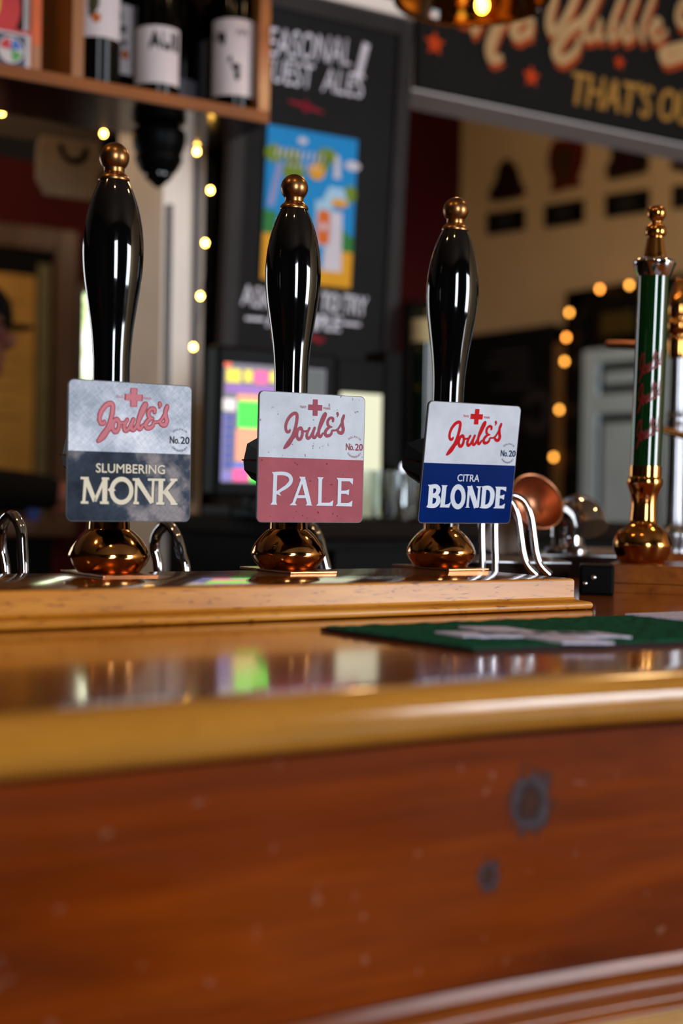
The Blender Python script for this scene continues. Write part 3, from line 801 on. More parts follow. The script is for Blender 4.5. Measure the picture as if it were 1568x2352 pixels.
    for zs, (x0, x1) in (((0.024, 0.052), (-0.040, 0.022)),):
        outline = [(-0.024, 0.021), (-0.0315, 0.036), (-0.0325, 0.052), (-0.029, 0.082), (-0.022, 0.0855), (0.022, 0.0855), (0.029, 0.082), (0.0325, 0.052), (0.0315, 0.036), (0.024, 0.021)]
        def wedge(u, v, w):
            f = 1.0 if w < 0.001 else 0.50
            return TB @ Vector((u * (1.0 if w < 0.001 else 0.97), 0.0004 + w, 0.052 + (v - 0.052) * f))
        prism(bm, outline, 0.058, wedge)
    br = link('clip_bracket', bm, M['black_plastic'], t)
    bm = new(); box(bm, (-0.0345, 0.030, 0.0520), (-0.031, 0.056, 0.0532), 0, TB); link('bracket_screw', bm, M['bright_brass'], br)
    return t

pump(0, 250, 'black beer pump with brass ball top and silver and slate clip reading Slumbering Monk', -0.3, 0, M['foil_pale'], M['foil_dark'], M['pink_red'], M['slate_ink'], MONK_P, MONK_S, M['cream_ink'], ('SLUMBERING', BOX['slumb']))
pump(1, 661, 'black beer pump with brass ball top and white and faded pink clip reading Pale', 0, 0.6, M['worn_white'], M['worn_pink'], M['faded_red'], M['faded_red'], PALE_P, PALE_S, M['white_ink'], None)
pump(2, 1011, 'black beer pump with brass ball top and white and navy clip reading Citra Blonde', 2.4, 7.2, M['clean_white'], M['navy_print'], M['bright_red'], M['navy_ink'], BLON_P, BLON_S, M['white_ink'], ('CITRA', BOX['citra']))

# ================================================================ bar runner mat
zm = ZT + 0.0045
A0, A1 = on_z(1090, 1502, ZT), on_z(735, 1450, ZT)
A0.z = A1.z = 0
def matpt(s, t, z=0.0):     # s along the bar (metres), t across 0..1
    near = A0 + Vector((cos(radians(-7)), sin(radians(-7)), 0)) * s
    far = A1 + Vector((cos(radians(-1.5)), sin(radians(-1.5)), 0)) * s
    p = near.lerp(far, t)
    return Vector((p.x, p.y, z))
mat_t = thing('bar_runner', 'green towelling bar runner with white cross lying on the bar top', 'bar mat', (0.523, 0.679, ZT))
MI = Matrix.Translation((-0.523, -0.679, -ZT))
def mp(name, bm, mt, parent=mat_t, smooth=None):
    bmesh.ops.transform(bm, matrix=MI, verts=bm.verts)
    return link(name, bm, mt, parent, smooth)
LEN = 0.62
bm = new(); prism(bm, [(0, 0), (LEN, 0), (LEN, 1), (0, 1)], 0.0022, lambda u, v, w_: matpt(u, v, ZT + 0.0003 + w_))
mp('rubber_backing', bm, plain('rubber', '1c1416', 0.6))
def towel(name, hexa):
    mt, nt, b = base(name, 0.9)
    n = noise(nt, coords(nt), 900, 2, 0.6)
    c = lin(hexa)
    nt.links.new(ramp(nt, n, [(0.3, tuple(q * 0.6 for q in c[:3]) + (1,)), (0.7, tuple(q * 1.25 for q in c[:3]) + (1,))]), b.inputs['Base Color'])
    b.inputs['Specular IOR Level'].default_value = 0.1
    bump(nt, b, n, 0.6, 0.002)
    return mt
M['towel_green'] = towel('towel_green', '085034')
M['towel_white'] = towel('towel_white', 'd4cce0')
bm = new()
NU, NV = 90, 26
g = [[bm.verts.new(matpt(0.003 + (LEN - 0.006) * i / NU, 0.045 + 0.945 * j / NV, zm - 0.0016 + 0.0012 * random.random())) for j in range(NV + 1)] for i in range(NU + 1)]
for i in range(NU):
    for j in range(NV): bm.faces.new((g[i][j], g[i + 1][j], g[i + 1][j + 1], g[i][j + 1]))
bnd = [g[i][0] for i in range(NU + 1)] + [g[NU][j] for j in range(1, NV + 1)] + [g[i][NV] for i in range(NU - 1, -1, -1)] + [g[0][j] for j in range(NV - 1, 0, -1)]
lowv = [bm.verts.new((v.co.x, v.co.y, ZT + 0.0023)) for v in bnd]
for i in range(len(bnd)):
    j = (i + 1) % len(bnd); bm.faces.new((bnd[i], lowv[i], lowv[j], bnd[j]))
mp('green_pile', bm, M['towel_green'])
# white cross with its green letters, and the white end panel
c0 = on_z(1222, 1457, zm); c0.z = 0
ux = Vector((cos(radians(-20)), sin(radians(-20)), 0)); uy = Vector((-ux.y, ux.x, 0)) 
ux = Vector((0.910, -0.416, 0)); uy = Vector((0.03, 1.0, 0)).normalized()
def cr(u, v, z=zm + 0.0002): 
    p = c0 + ux * u + uy * v
    return Vector((p.x, p.y, z))
def slab(bm, pts, z0, z1, fn):
    prism(bm, pts, z1 - z0, lambda u, v, w_: fn(u, v, z0 + w_))
a, b_ = 0.056, 0.0165
bm = new()
slab(bm, [(-a, -b_), (-b_, -b_), (-b_, -a), (b_, -a), (b_, -b_), (a, -b_), (a, b_), (b_, b_), (b_, a), (-b_, a), (-b_, b_), (-a, b_)], zm - 0.001, zm + 0.0004, cr)
mp('white_cross', bm, M['towel_white'])
bm = new(); text(bm, 'JOULES', lambda u, v: cr(u, v, zm + 0.0007), -0.038, -0.010, 0.040, 0.010, 0, 0.004, 0.0006); mp('cross_lettering', bm, M['towel_green'])
bm = new(); slab(bm, [(0.275, 0.05), (LEN - 0.004, 0.05), (LEN - 0.004, 0.985), (0.275, 0.985)], zm - 0.001, zm + 0.0004, lambda u, v, z: matpt(u, v, z)); mp('white_end_panel', bm, M['towel_white'])
bm = new()
for q in (((0.315, 0.66), (0.40, 0.66), (0.40, 0.70), (0.315, 0.70)), ((0.37, 0.30), (0.377, 0.30), (0.328, 0.66), (0.321, 0.66)), ((0.385, 0.30), (0.392, 0.30), (0.350, 0.66), (0.343, 0.66))):
    flat_poly(bm, q, lambda u, v: matpt(u, v, zm + 0.0007))
mp('green_outline_mark', bm, M['towel_green'])

# ================================================================ lower worktop of the staff side and swan neck spouts
zw = 0.97
bm = new(); box(bm, (-1.4, 1.125, zw - 0.03), (0.60, 1.62, zw), 0.004)
tag(link('staff_worktop', bm, M['steel']), 'low steel worktop behind the bar counter under the swan necks', 'worktop')
bm = new(); box(bm, (-1.38, 1.16, 0), (0.58, 1.6, zw - 0.03)); wt = link('worktop_cabinet', bm, M['black'])
tag(wt, 'black cabinet under the low steel worktop behind the bar', 'cabinet')
def swan(name, label, pts, r, sm=8, group='chrome swan neck spouts behind the bar'):
    p0 = pts[0]
    t = thing(name, label, 'beer spout', p0, 0, group)
    bm = new(); tube(bm, [Vector(p) - Vector(p0) for p in pts], r, 20, sm); link('curved_pipe', bm, M['chrome'], t, 60)
    bm = new(); lathe(bm, [(r * 1.9, 0), (r * 1.9, 0.004), (r * 1.25, 0.008), (r, 0.012)], 24); link('pipe_collar', bm, M['chrome'], t, 40)
    return t
def arch(px_pts, dist, zend, r, name, label):
    """px_pts trace the arch seen; the pipe runs on to the worktop"""
    pts = []
    for px, py, dd in px_pts: pts.append(at(px, py, dist + dd))
    s = pts[0].copy(); s.z = zend
    e = pts[-1].copy(); e.z = zend + (0.07 if zend < ZT else 0.008)
    return swan(name, label, [s, s + Vector((0, 0, 0.04))] + pts + [e], r)
arch([(13, 1330, 0.03), (4, 1260, 0.03), (6, 1205, 0.026), (28, 1184, 0.012), (47, 1212, 0), (52, 1265, -0.004), (54, 1325, -0.006)], 1.315, zw, 0.0052, 'swan_neck_spout', 'chrome swan neck spout at the far left edge behind the plinth')
arch([(364, 1315, 0.03), (355, 1260, 0.03), (361, 1226, 0.026), (384, 1206, 0.012), (405, 1232, 0), (417, 1275, -0.004), (426, 1316, -0.006)], 1.40, zw, 0.0052, 'swan_neck_spout', 'chrome swan neck spout standing between the Slumbering Monk pump and the Pale pump')
arch([(690, 1310, 0.03), (683, 1262, 0.03), (688, 1230, 0.026), (708, 1206, 0.012), (729, 1230, 0), (741, 1272, -0.004), (751, 1312, -0.006)], 1.50, ZT, 0.0052, 'swan_neck_spout', 'chrome swan neck spout mostly hidden behind the base of the Pale pump')

# ================================================================ right hand stretch of the bar
ZB = ZT + 0.0283
bx = Vector((1.004, 1.076, ZT)); bd = Vector((0.640, -0.768, 0)); bn = Vector((0.768, 0.640, 0))
def blockbox(o, along0, along1, dep0, dep1, z0, z1, bevel=0.0): 
    Mx = Matrix((bd, bn, Vector((0, 0, 1)))).transposed().to_4x4()
    b = new(); box(b, (along0, dep0, z0), (along1, dep1, z1), bevel, Mx); return b
blk = thing('font_block', 'stepped red-brown wooden block carrying the green font on the bar', 'wooden block', bx)
link('upper_board', blockbox(bx, 0.0, 0.40, 0.0, 0.13, 0.0098, 0.0283, 0.0008), M['block_wood'], blk)
link('lower_board', blockbox(bx, 0.0, 0.40, 0.0005, 0.13, 0.0, 0.0094, 0.0006), M['block_wood'], blk)

# green font
gp = at(1473, 1296, 1.50); gp.z = ZB
f1 = thing('beer_font', 'tall green beer font with red script, polished gold base and chrome flange', 'beer font', gp)
s = 1.50 / FPX
def Pz(py): return (1297 - py) * s
lean = Matrix.Rotation(radians(1.5), 4, Vector((RGT.y, -RGT.x, 0)).normalized()) if False else Matrix.Rotation(radians(1.3), 4, Vector((FWD.x, FWD.y, 0)).normalized())
prof = smooth_profile([(50 * s, 0), (58 * s, Pz(1285)), (66 * s, Pz(1262)), (66.5 * s, Pz(1250)), (58 * s, Pz(1228)), (44 * s, Pz(1214)), (33 * s, Pz(1205)), (30 * s, Pz(1180)), (29.5 * s, Pz(1160)), (32 * s, Pz(1140)), (38 * s, Pz(1124)), (41 * s, Pz(1112)), (39.5 * s, Pz(1102))], 4) + [(37 * s, Pz(1100)), (37 * s, Pz(1075))]
bm = new(); lathe(bm, prof, 56, lean); link('gold_base', bm, M['bright_brass'], f1, 40)
bm = new(); lathe(bm, [(35.5 * s, Pz(1075)), (35.5 * s, Pz(642))], 56, lean); link('green_column', bm, M['green_enamel'], f1, 40)
bm = new(); lathe(bm, smooth_profile([(36 * s, Pz(642)), (40 * s, Pz(634)), (47 * s, Pz(616)), (48 * s, Pz(608)), (40 * s, Pz(601)), (28 * s, Pz(598))], 4), 56, lean); link('chrome_flange', bm, M['chrome'], f1, 40)
bm = new(); lathe(bm, smooth_profile([(26 * s, Pz(598)), (25 * s, Pz(590)), (20 * s, Pz(560)), (19 * s, Pz(550)), (23 * s, Pz(545)), (24 * s, Pz(536)), (21 * s, Pz(526)), (14 * s, Pz(520)), (13 * s, Pz(515)), (19 * s, Pz(506)), (21.5 * s, Pz(495)), (18 * s, Pz(484)), (9 * s, Pz(478)), (0, Pz(477))], 4), 40, lean); link('gold_finial', bm, M['bright_brass'], f1, 40)
# red script wound round the column (three repeats)
bm = new()
a0 = atan2(-gp.y, -gp.x)
for pyc in (845, 915, 1005 - 8):
    for st_ in JOULE[:8]:
        def colpt(u, v, pyc=pyc):
            ang = a0 + 0.25 + (u - 0.6) * 2.6
            zz = Pz(pyc) + (v - 0.72) * 0.105 + 0.010 * (u - 0.5)
            rr = 35.5 * s + 0.0004
            return lean @ Vector((rr * cos(ang), rr * sin(ang), zz))
        ribbon(bm, [(u, v, wd * 0.8) for u, v, wd in st_], colpt)
link('red_script', bm, M['red_print'], f1)

# block and rear font
bm = blockbox(None, 0.0, 0.36, 0.0, 0.12, 0.0, 0.0283, 0.001)
rb = at(1545, 1262, 1.86); 
bpos = Vector((rb.x, rb.y, ZT)) - bd * 0.12 - bn * 0.05
tag(link('font_block', bm, M['block_wood'], None, None, bpos), 'plain wooden block behind the green font carrying the rear font', 'wooden block')
fp = Vector((rb.x, rb.y, ZB))
f2 = thing('beer_font', 'grey metal beer font with gold top standing behind the green font', 'beer font', fp)
s2 = 1.86 / FPX
def Q(py): return (1262 - py) * s2
lean2 = Matrix.Rotation(radians(0.3), 4, Vector((FWD.x, FWD.y, 0)).normalized())
bm = new(); lathe(bm, smooth_profile([(38 * s2, 0), (38 * s2, Q(1254)), (44 * s2, Q(1225)), (40 * s2, Q(1214)), (24 * s2, Q(1200)), (21 * s2, Q(1100)), (20 * s2, Q(990)), (24 * s2, Q(960)), (20 * s2, Q(930)), (19 * s2, Q(820))], 4), 40, lean2); link('grey_column', bm, M['steel'], f2, 40)
bm = new(); lathe(bm, smooth_profile([(22 * s2, Q(820)), (24 * s2, Q(805)), (24 * s2, Q(775)), (20 * s2, Q(768)), (27 * s2, Q(752)), (27 * s2, Q(738)), (22 * s2, Q(730)), (26 * s2, Q(715)), (25 * s2, Q(690)), (17 * s2, Q(660)), (10 * s2, Q(640)), (0, Q(632))], 4), 40, lean2); link('gold_cap', bm, M['bright_brass'], f2, 40)
bm = new(); q0 = at(1515, 984, 1.82) - fp; q1 = at(1600, 1010, 1.75) - fp; tube(bm, [q0, q1], 0.0045, 14, 0); link('tap_lever', bm, M['bright_brass'], f2, 60)
bm = new(); q0 = at(1545, 795, 1.86) - fp; q1 = at(1396, 792, 1.95) - fp; tube(bm, [q0, q1], 0.006, 14, 0); link('side_handle', bm, M['copper'], f2, 60)

# drip tray and dark boxes behind the plinth end
bm = new(); box(bm, (0, 0, 0), (0.15, 0.14, 0.0255), 0.001, Matrix.Rotation(radians(-32), 4, 'Z')); 
db = on_z(1183, 1362, ZT)
db -= Vector((0.03, -0.06, 0))
dt = thing('drip_tray', 'dark brown drip tray box with chrome rim between the plinth and the wooden block', 'drip tray', (db.x, db.y + 0.05, ZT))
link('tray_box', bm, M['dark_wood'], dt)
bm = new()
R_ = Matrix.Rotation(radians(-32), 4, 'Z')
box(bm, (-0.002, -0.002, 0.0255), (0.152, 0.142, 0.0285), 0.0008, R_); link('tray_rim', bm, M['steel'], dt)
bm = new(); q = on_z(1362, 1368, ZT)
Rb = Matrix.Rotation(radians(-42), 4, 'Z')
box(bm, (-0.014, 0, 0), (0.02, 0.05, 0.030), 0.003, Rb)
bt = link('control_box', bm, M['black_plastic'], None, None, (q.x, q.y, ZT))
tag(bt, 'small black box with two chrome screws against the left end of the wooden block', 'box')
bm = new(); ball(bm, Rb @ Vector((0.0, -0.003, 0.018)), 0.003, 2); ball(bm, Rb @ Vector((-0.008, -0.003, 0.012)), 0.0025, 2); link('screw', bm, M['chrome'], bt, 60)
# double swan neck
for k, off in enumerate((0, 30)):
    d0 = 1.455 - 0.015 * k
    pts = [(1108 + off, 1325, 0.0), (1107 + off, 1280, 0), (1106 + off, 1200, 0), (1112 + off, 1160, 0), (1140 + off, 1138, 0), (1172 + off, 1150, 0), (1188 + off, 1185, 0), (1195 + off, 1230, 0), (1201 + off, 1270, 0), (1211 + off, 1298, 0), (1232 + off, 1320, 0)]
    pp = [at(px_, py_, d0) for px_, py_, _ in pts]
    s0 = pp[0].copy(); s0.z = ZT
    swan('swan_neck_spout', ['left pipe of the pair of tall chrome swan necks beside the Citra Blonde clip', 'right pipe of the pair of tall chrome swan necks beside the Citra Blonde clip'][k], [s0] + pp, 0.0038, 6)
# hooded chrome font
hp = at(1300, 1266, 1.74)
hb = new(); box(hb, (-0.06, -0.05, 0), (0.075, 0.06, 0.0255), 0.001, Matrix.Rotation(radians(-32), 4, 'Z'))
ts = thing('tap_stand', 'dark brown stand with metal top under the chrome cobra-shaped tap', 'stand', (hp.x, hp.y, ZT))
link('stand_box', hb, M['dark_wood'], ts)
hb = new(); box(hb, (-0.062, -0.052, 0.0256), (0.077, 0.062, 0.0283), 0.0008, Matrix.Rotation(radians(-32), 4, 'Z')); link('metal_top', hb, M['steel'], ts)
hf = thing('hooded_tap', 'wide chrome cobra-shaped tap with curved hood behind the tall chrome pipes', 'beer font', (hp.x, hp.y, ZB + 0.0006))
e0 = Vector((hp.x, hp.y, ZB + 0.0006))
cp = [at(1300, 1310, 1.74), at(1300, 1270, 1.74), at(1301, 1230, 1.74), at(1303, 1200, 1.74), at(1314, 1178, 1.74), at(1332, 1174, 1.72), at(1350, 1190, 1.70), at(1358, 1215, 1.69)]
cp[0].z = ZB + 0.004
cp[1] = cp[0] + Vector((0, 0, 0.014))
bm = new(); tube(bm, [p - e0 for p in cp], 0.0205, 32, 7); link('chrome_hood', bm, M['chrome'], hf, 60)
bm = new(); lathe(bm, [(0.029, 0), (0.029, 0.004), (0.0215, 0.010)], 32); link('foot_ring', bm, M['chrome'], hf, 40)
# copper vessel
cv = at(1222, 1160, 1.66)
cvt = thing('copper_bowl', 'round copper bowl lying on its side behind the chrome swan necks', 'bowl', cv)
Rv = Matrix.Rotation(radians(70), 4, Vector((0.8, -0.3, 0.3)))
bm = new(); lathe(bm, smooth_profile([(0, -0.025), (0.018, -0.020), (0.030, -0.005), (0.034, 0.008), (0.035, 0.012), (0.032, 0.010), (0.028, -0.003), (0.017, -0.017), (0, -0.022)], 4), 48, Rv); link('bowl_shell', bm, M['copper'], cvt, 60)
bm = new(); q = Vector((cv.x, cv.y, ZT)) - cv; tube(bm, [q, Vector((0, 0, -0.02))], 0.008, 14, 0); link('bowl_stem', bm, M['dark_wood'], cvt, 60)
bm = new(); c_ = at(1155, 1235, 1.75)
box(bm, (-0.022, -0.001, -0.02), (0.022, 0.001, 0.022), 0, Matrix.Rotation(radians(-28), 4, 'Z') @ Matrix.Rotation(radians(20), 4, 'Y'))
tag(link('price_ticket', bm, plain('ticket', '8c8078', 0.7), None, None, c_), 'small grey paper ticket tilted behind the chrome swan necks', 'ticket')

# ================================================================ wine shelf
YS, YSB = 2.13, 2.335
ZS0 = (on_y(100, 187.5, YS).z + on_y(500, 270, YS).z) / 2
TB_ = 0.0215
XE = on_y(620, 200, YS).x
XD0, XD1 = on_y(166, 100, YS).x, on_y(193, 100, YS).x
SH = thing('wall_shelf', 'hanging light wood box shelf with divider above the pumps on the left', 'shelf', (0.9, YS, ZS0))
SI = Matrix.Translation((-0.9, -YS, -ZS0))
def shp(name, a, b, mt, bev=0.001, parent=None):
    bm = new(); box(bm, a, b, bev, SI); return link(name, bm, mt, parent or SH)
shp('bottom_board', (0.25, YS, ZS0 + 0.0015), (XE, YSB, ZS0 + TB_), M['shelf_wood'])
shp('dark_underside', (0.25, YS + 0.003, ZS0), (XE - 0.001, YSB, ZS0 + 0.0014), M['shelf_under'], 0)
shp('end_panel', (XE - 0.022, YS, ZS0 + TB_), (XE, YSB, ZS0 + 0.42), wood('shelf_wood_upright', '7c4a1c', '9a6028', 'a86c34', 0.4, 0.4, 0.1, axis='z'))
shp('divider', (XD0, YS, ZS0 + TB_), (XD1, YSB, ZS0 + 0.42), bpy.data.materials['shelf_wood_upright'])
shp('top_board', (0.25, YS, ZS0 + 0.42), (XE, YSB, ZS0 + 0.442), M['shelf_wood'])
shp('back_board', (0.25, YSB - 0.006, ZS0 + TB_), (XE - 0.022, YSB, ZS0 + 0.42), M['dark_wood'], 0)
ZSB = ZS0 + TB_
# hanging rail that fixes the shelf to the beam
bm = new(); box(bm, (PX0 + 0.05, YSB, ZS0 + 0.30), (XE - 0.05, Y_STUB, ZS0 + 0.36)); 
tag(link('shelf_bracket', bm, M['dark_wood']), 'dark timber batten hidden behind the wine shelf holding it to the wall', 'bracket')

BP = [(0.036, 0), (0.0375, 0.003), (0.0375, 0.185)] + smooth_profile([(0.0375, 0.185), (0.034, 0.205), (0.022, 0.228), (0.0155, 0.245), (0.0148, 0.265), (0.0146, 0.30)], 4)
def bottle(px, y, label, z0, z1, half, turn, lab_mat, deco=None, glass='glass_black', rad=1.0):
    p = on_y(px, 200, y)
    t = thing('wine_bottle', label, 'wine bottle', (p.x, y, ZSB), 0, 'wine bottles on the shelf')
    bm = new(); lathe(bm, [(r * rad, z) for r, z in BP] + [(0, 0.30)], 48); g = link('bottle_glass', bm, M[glass], t, 40)
    bm = new(); lathe(bm, [(0.0155, 0.262), (0.0155, 0.304), (0, 0.304)], 24); link('capsule', bm, M['black'], t, 40)
    a0 = atan2(-p.y, -p.x) + turn
    R = 0.0378 * rad
    bm = new()
    n = 24
    lo = [bm.verts.new((R * cos(a0 - half + 2 * half * k / n), R * sin(a0 - half + 2 * half * k / n), z0)) for k in range(n + 1)]
    hi = [bm.verts.new((R * cos(a0 - half + 2 * half * k / n), R * sin(a0 - half + 2 * half * k / n), z1)) for k in range(n + 1)]
    for k in range(n): bm.faces.new((lo[k], lo[k + 1], hi[k + 1], hi[k]))
    lb = link('paper_label', bm, M[lab_mat], t, 180)
    def F(u, v):        # u -1..1 across, v metres up
        a = a0 + half * u
        return Vector(((R + 0.0004) * cos(a), (R + 0.0004) * sin(a), z0 + v))
    if deco: deco(F, lb)
    return t
def disc(bm, F, u, v, ru, rv, n=14): flat_poly(bm, [(u + ru * cos(2 * pi * k / n), v + rv * sin(2 * pi * k / n)) for k in range(n)], F)
def fruit(F, lb):
    bm = new(); disc(bm, F, -0.05, 0.030, 0.16, 0.008); disc(bm, F, 0.25, 0.075, 0.15, 0.008); link('fruit_print', bm, M['orange_fruit'], lb)
    bm = new(); disc(bm, F, -0.15, 0.052, 0.22, 0.004); disc(bm, F, -0.25, 0.070, 0.18, 0.006); ribbon(bm, [(-0.3, 0.06, 0.06), (0, 0.07, 0.05), (0.05, 0.10, 0.05)], lambda u, v: F(u, v)) ; link('leaf_print', bm, M['olive_leaf'], lb)
def fruit2(F, lb):
    bm = new(); disc(bm, F, 0.1, 0.033, 0.16, 0.008); link('fruit_print', bm, M['orange_fruit'], lb)
    bm = new(); disc(bm, F, 0.0, 0.075, 0.14, 0.007); disc(bm, F, 0.05, 0.052, 0.1, 0.006); disc(bm, F, -0.1, 0.096, 0.08, 0.01); link('leaf_print', bm, M['ink_dark'], lb)
def aus(F, lb):
    bm = new(); text(bm, 'AUS', F, -0.25, 0.058, 0.85, 0.083, 0, 0, 0.004); link('label_words', bm, M['ink_dark'], lb)
def figure(F, lb):
    bm = new()
    for u, v, a, b in ((-0.62, 0.100, 0.22, 0.008), (-0.42, 0.096, 0.10, 0.012), (0.05, 0.048, 0.16, 0.006), (0.10, 0.034, 0.10, 0.010), (-0.15, 0.06, 0.07, 0.006)): disc(bm, F, u, v, a, b)
    for k in range(5): disc(bm, F, 0.08 + 0.09 * k, 0.106 + 0.003 * (k % 2), 0.025, 0.005)
    link('figure_print', bm, M['ink_dark'], lb)
def band(F, lb):
    bm = new(); flat_poly(bm, [(-1, 0.085), (1, 0.085), (1, 0.105), (-1, 0.100)], F); link('dark_band', bm, M['ink_dark'], lb)
bottle(222, 2.19, 'wine bottle with orange fruit label standing against the shelf divider', 0.078, 0.20, 1.25, 0.0, 'label_white', fruit)
bottle(262, 2.265, 'wine bottle with orange fruit label in the back row behind the first', 0.048, 0.165, 1.25, 0.35, 'label_white', fruit2)
bottle(360, 2.19, 'dark wine bottle with white label reading AUS in middle of shelf', 0.022, 0.116, 1.3, -0.05, 'label_white', aus)
bottle(404, 2.285, 'dark bottle with short grey label between the two white labelled bottles', 0.004, 0.066, 0.75, 0.5, 'label_grey')
bottle(505, 2.285, 'wine bottle with grey-white banded label half hidden behind the end bottle', 0.02, 0.15, 1.2, -0.3, 'label_grey', band)
bottle(535, 2.185, 'wine bottle with white label and black figures beside the right end of shelf', 0.024, 0.154, 1.3, 0.05, 'label_white', figure)

# board game boxes in the left compartment
def flatbox(name, label, px0, px1, zt, y, dy, mt, tilt=0.0, group='board game boxes on the shelf'):
    a, b = on_y(px0, 100, y), on_y(px1, 100, y)
    w_ = b.x - a.x
    t = thing(name, label, 'game box', (a.x, y, ZSB), 0, group)
    t.rotation_euler = (0, tilt, 0)
    bm = new(); box(bm, (0, 0, 0), (w_, dy, zt), 0.001); link('carton', bm, mt, t)
    return t, w_
mc = {k: plain('card_' + k, h, 0.45) for k, h in (('red', 'b01418'), ('orange', 'c85414'), ('white', 'b8b0b0'), ('blue', '1c5ca8'), ('yellow', 'c8a828'), ('green', '3c8c3c'), ('navy', '20284c'), ('tan', 'a0683c'))}
t, w_ = flatbox('game_box', 'bright board game box with red and blue pie emblem leaning at the left of shelf', -70, 70, 0.062, 2.155, 0.02, mc['white'], radians(0))
front = lambda u, v: Vector((u, -0.0006, v))
wr = w_
bm = new(); flat_poly(bm, [(0.012, 0.006), (wr - 0.008, 0.006), (wr - 0.008, 0.054), (0.012, 0.054)], front); link('dark_panel', bm, mc['navy'], t)
fr2 = lambda u, v: Vector((u, -0.0012, v)); fr3 = lambda u, v: Vector((u, -0.0018, v))
cx, cz = wr - 0.032, 0.030
bm = new(); disc(bm, fr2, cx, cz, 0.021, 0.021, 24); link('pale_disc', bm, mc['white'], t)
bm = new(); flat_poly(bm, [(cx, cz)] + [(cx + 0.018 * cos(radians(a)), cz + 0.018 * sin(radians(a))) for a in range(95, 185, 10)], fr3); link('red_slice', bm, mc['red'], t)
bm = new(); flat_poly(bm, [(cx, cz)] + [(cx + 0.018 * cos(radians(a)), cz + 0.018 * sin(radians(a))) for a in range(10, 90, 10)], fr3); link('blue_slice', bm, mc['blue'], t)
bm = new(); flat_poly(bm, [(cx, cz)] + [(cx + 0.018 * cos(radians(a)), cz + 0.018 * sin(radians(a))) for a in range(280, 360, 10)], fr3); link('green_slice', bm, mc['green'], t)
bm = new(); flat_poly(bm, [(cx - 0.05, cz - 0.012), (cx - 0.03, cz - 0.012), (cx - 0.03, cz + 0.012), (cx - 0.05, cz + 0.012)], fr2); link('yellow_square', bm, mc['yellow'], t)
bm = new(); box(bm, (-0.002, -0.0008, 0.058), (wr + 0.001, 0.021, 0.063)); link('red_lid_edge', bm, mc['red'], t)
t, w_ = flatbox('game_box', 'tall black game box with large red disc behind the pie emblem box', -70, 53, 0.26, 2.18, 0.05, M['black'])
bm = new(); disc(bm, front, w_ - 0.045, 0.105, 0.040, 0.055, 24); link('red_disc', bm, mc['red'], t)
bm = new(); disc(bm, fr2, w_ - 0.060, 0.110, 0.022, 0.035, 20); link('yellow_patch', bm, mc['yellow'], t)
flatbox('game_box', 'thin pale grey game box standing between black and orange boxes', 54, 71, 0.27, 2.18, 0.12, mc['white'])
t, w_ = flatbox('game_box', 'narrow orange game box standing on end at right of the games', 72, 95, 0.27, 2.17, 0.13, mc['orange'])
bm = new(); flat_poly(bm, [(0.002, 0.0), (w_ - 0.001, 0.0), (w_ - 0.001, 0.05), (0.002, 0.05)], front); link('tan_patch', bm, mc['tan'], t)

# ================================================================ string lights
def lights(name, label, spots, strength_mat, plane, wire_extra=(), r=0.0042, dim=()):
    pts = [plane(px, py) for px, py in spots]
    t = thing(name, label, 'fairy lights', pts[0])
    bm = new()
    path = [plane(*q) for q in wire_extra] if wire_extra else [p + Vector((0.006, 0.004, 0.004)) for p in pts]
    tube(bm, [p - pts[0] for p in path], 0.0009, 8, 4); link('wire', bm, M['black'], t, 60)
    for i, p in enumerate(pts):
        bm = new(); ball(bm, (0, 0, 0), r, 2, (1, 1, 1.3)); link('light_bulb', bm, M['bulb_dim'] if i in dim else strength_mat, t, 180, p - pts[0])
    return t
zlamp = ZS0 - 0.012
def under(px, py): return on_y(px, py, 2.36)
lights('fairy_lights', 'string of warm fairy lights from the shelf underside down the pilaster by the blackboard', [(5, 258), (238, 307), (452, 348), (483, 437), (471, 558), (460, 680), (444, 797)], M['bulb'], under)
lights('fairy_lights', 'string of amber fairy lights hanging down beside the grey panelled door', [(1445, 655), (1377, 664), (1307, 718), (1300, 775), (1296, 830), (1284, 941), (1271, 1050)], glow('bulb_amber', 'ffac44', 9), lambda px, py: on_x(px, py, XR - 0.09), r=0.0078, dim=(1, 3))
b_ = on_y(952, 848, YB - 0.04)
bm = new(); ball(bm, (0, 0, 0), 0.0105, 2); t = link('light_bulb', bm, glow('faint_reflection_glow', 'b05a2c', 3.0), None, 180, b_)  # glowing ball added for a faint reflection, no bulb of a string
tag(t, 'small glowing ball standing in for a faint reflection between the blackboard and Citra Blonde pump', 'light')

# ================================================================ blackboard
tilt = radians(3.5)
bl = on_y(510, 900, Y_STUB - 0.03); br = on_y(925, 700, Y_STUB - 0.05)
BX0, BX1 = on_y(507, 600, 2.50).x, on_y(930, 500, 2.47).x
BZ0 = 1.13
def bplane(px, py, off=0.0):
    """point of the leaning board seen at px, py"""
    n = Vector((0, -cos(tilt), -sin(tilt)))
    o = Vector((0, Y_STUB - 0.035, BZ0)) + n * off
    d = ray(px, py)
    k = (o - EYE).dot(n) / d.dot(n)
    return EYE + d * k
BH = (bplane(925, 48).z - BZ0) / cos(tilt)
o0 = Vector((BX0, Y_STUB - 0.035, BZ0))
bb = thing('blackboard', 'tall black chalkboard listing seasonal guest ales behind the Pale pump', 'blackboard', o0)
bb.rotation_euler = (tilt, 0, 0)
W_ = BX1 - BX0
BI = (Matrix.Translation(o0) @ Matrix.Rotation(tilt, 4, 'X')).inverted()
FWID = 0.034
bm = new(); box(bm, (FWID * 0.5, -0.004, FWID * 0.5), (W_ - FWID * 0.5, 0.006, BH - FWID * 0.5)); link('board', bm, M['chalkboard'], bb)
bm = new()
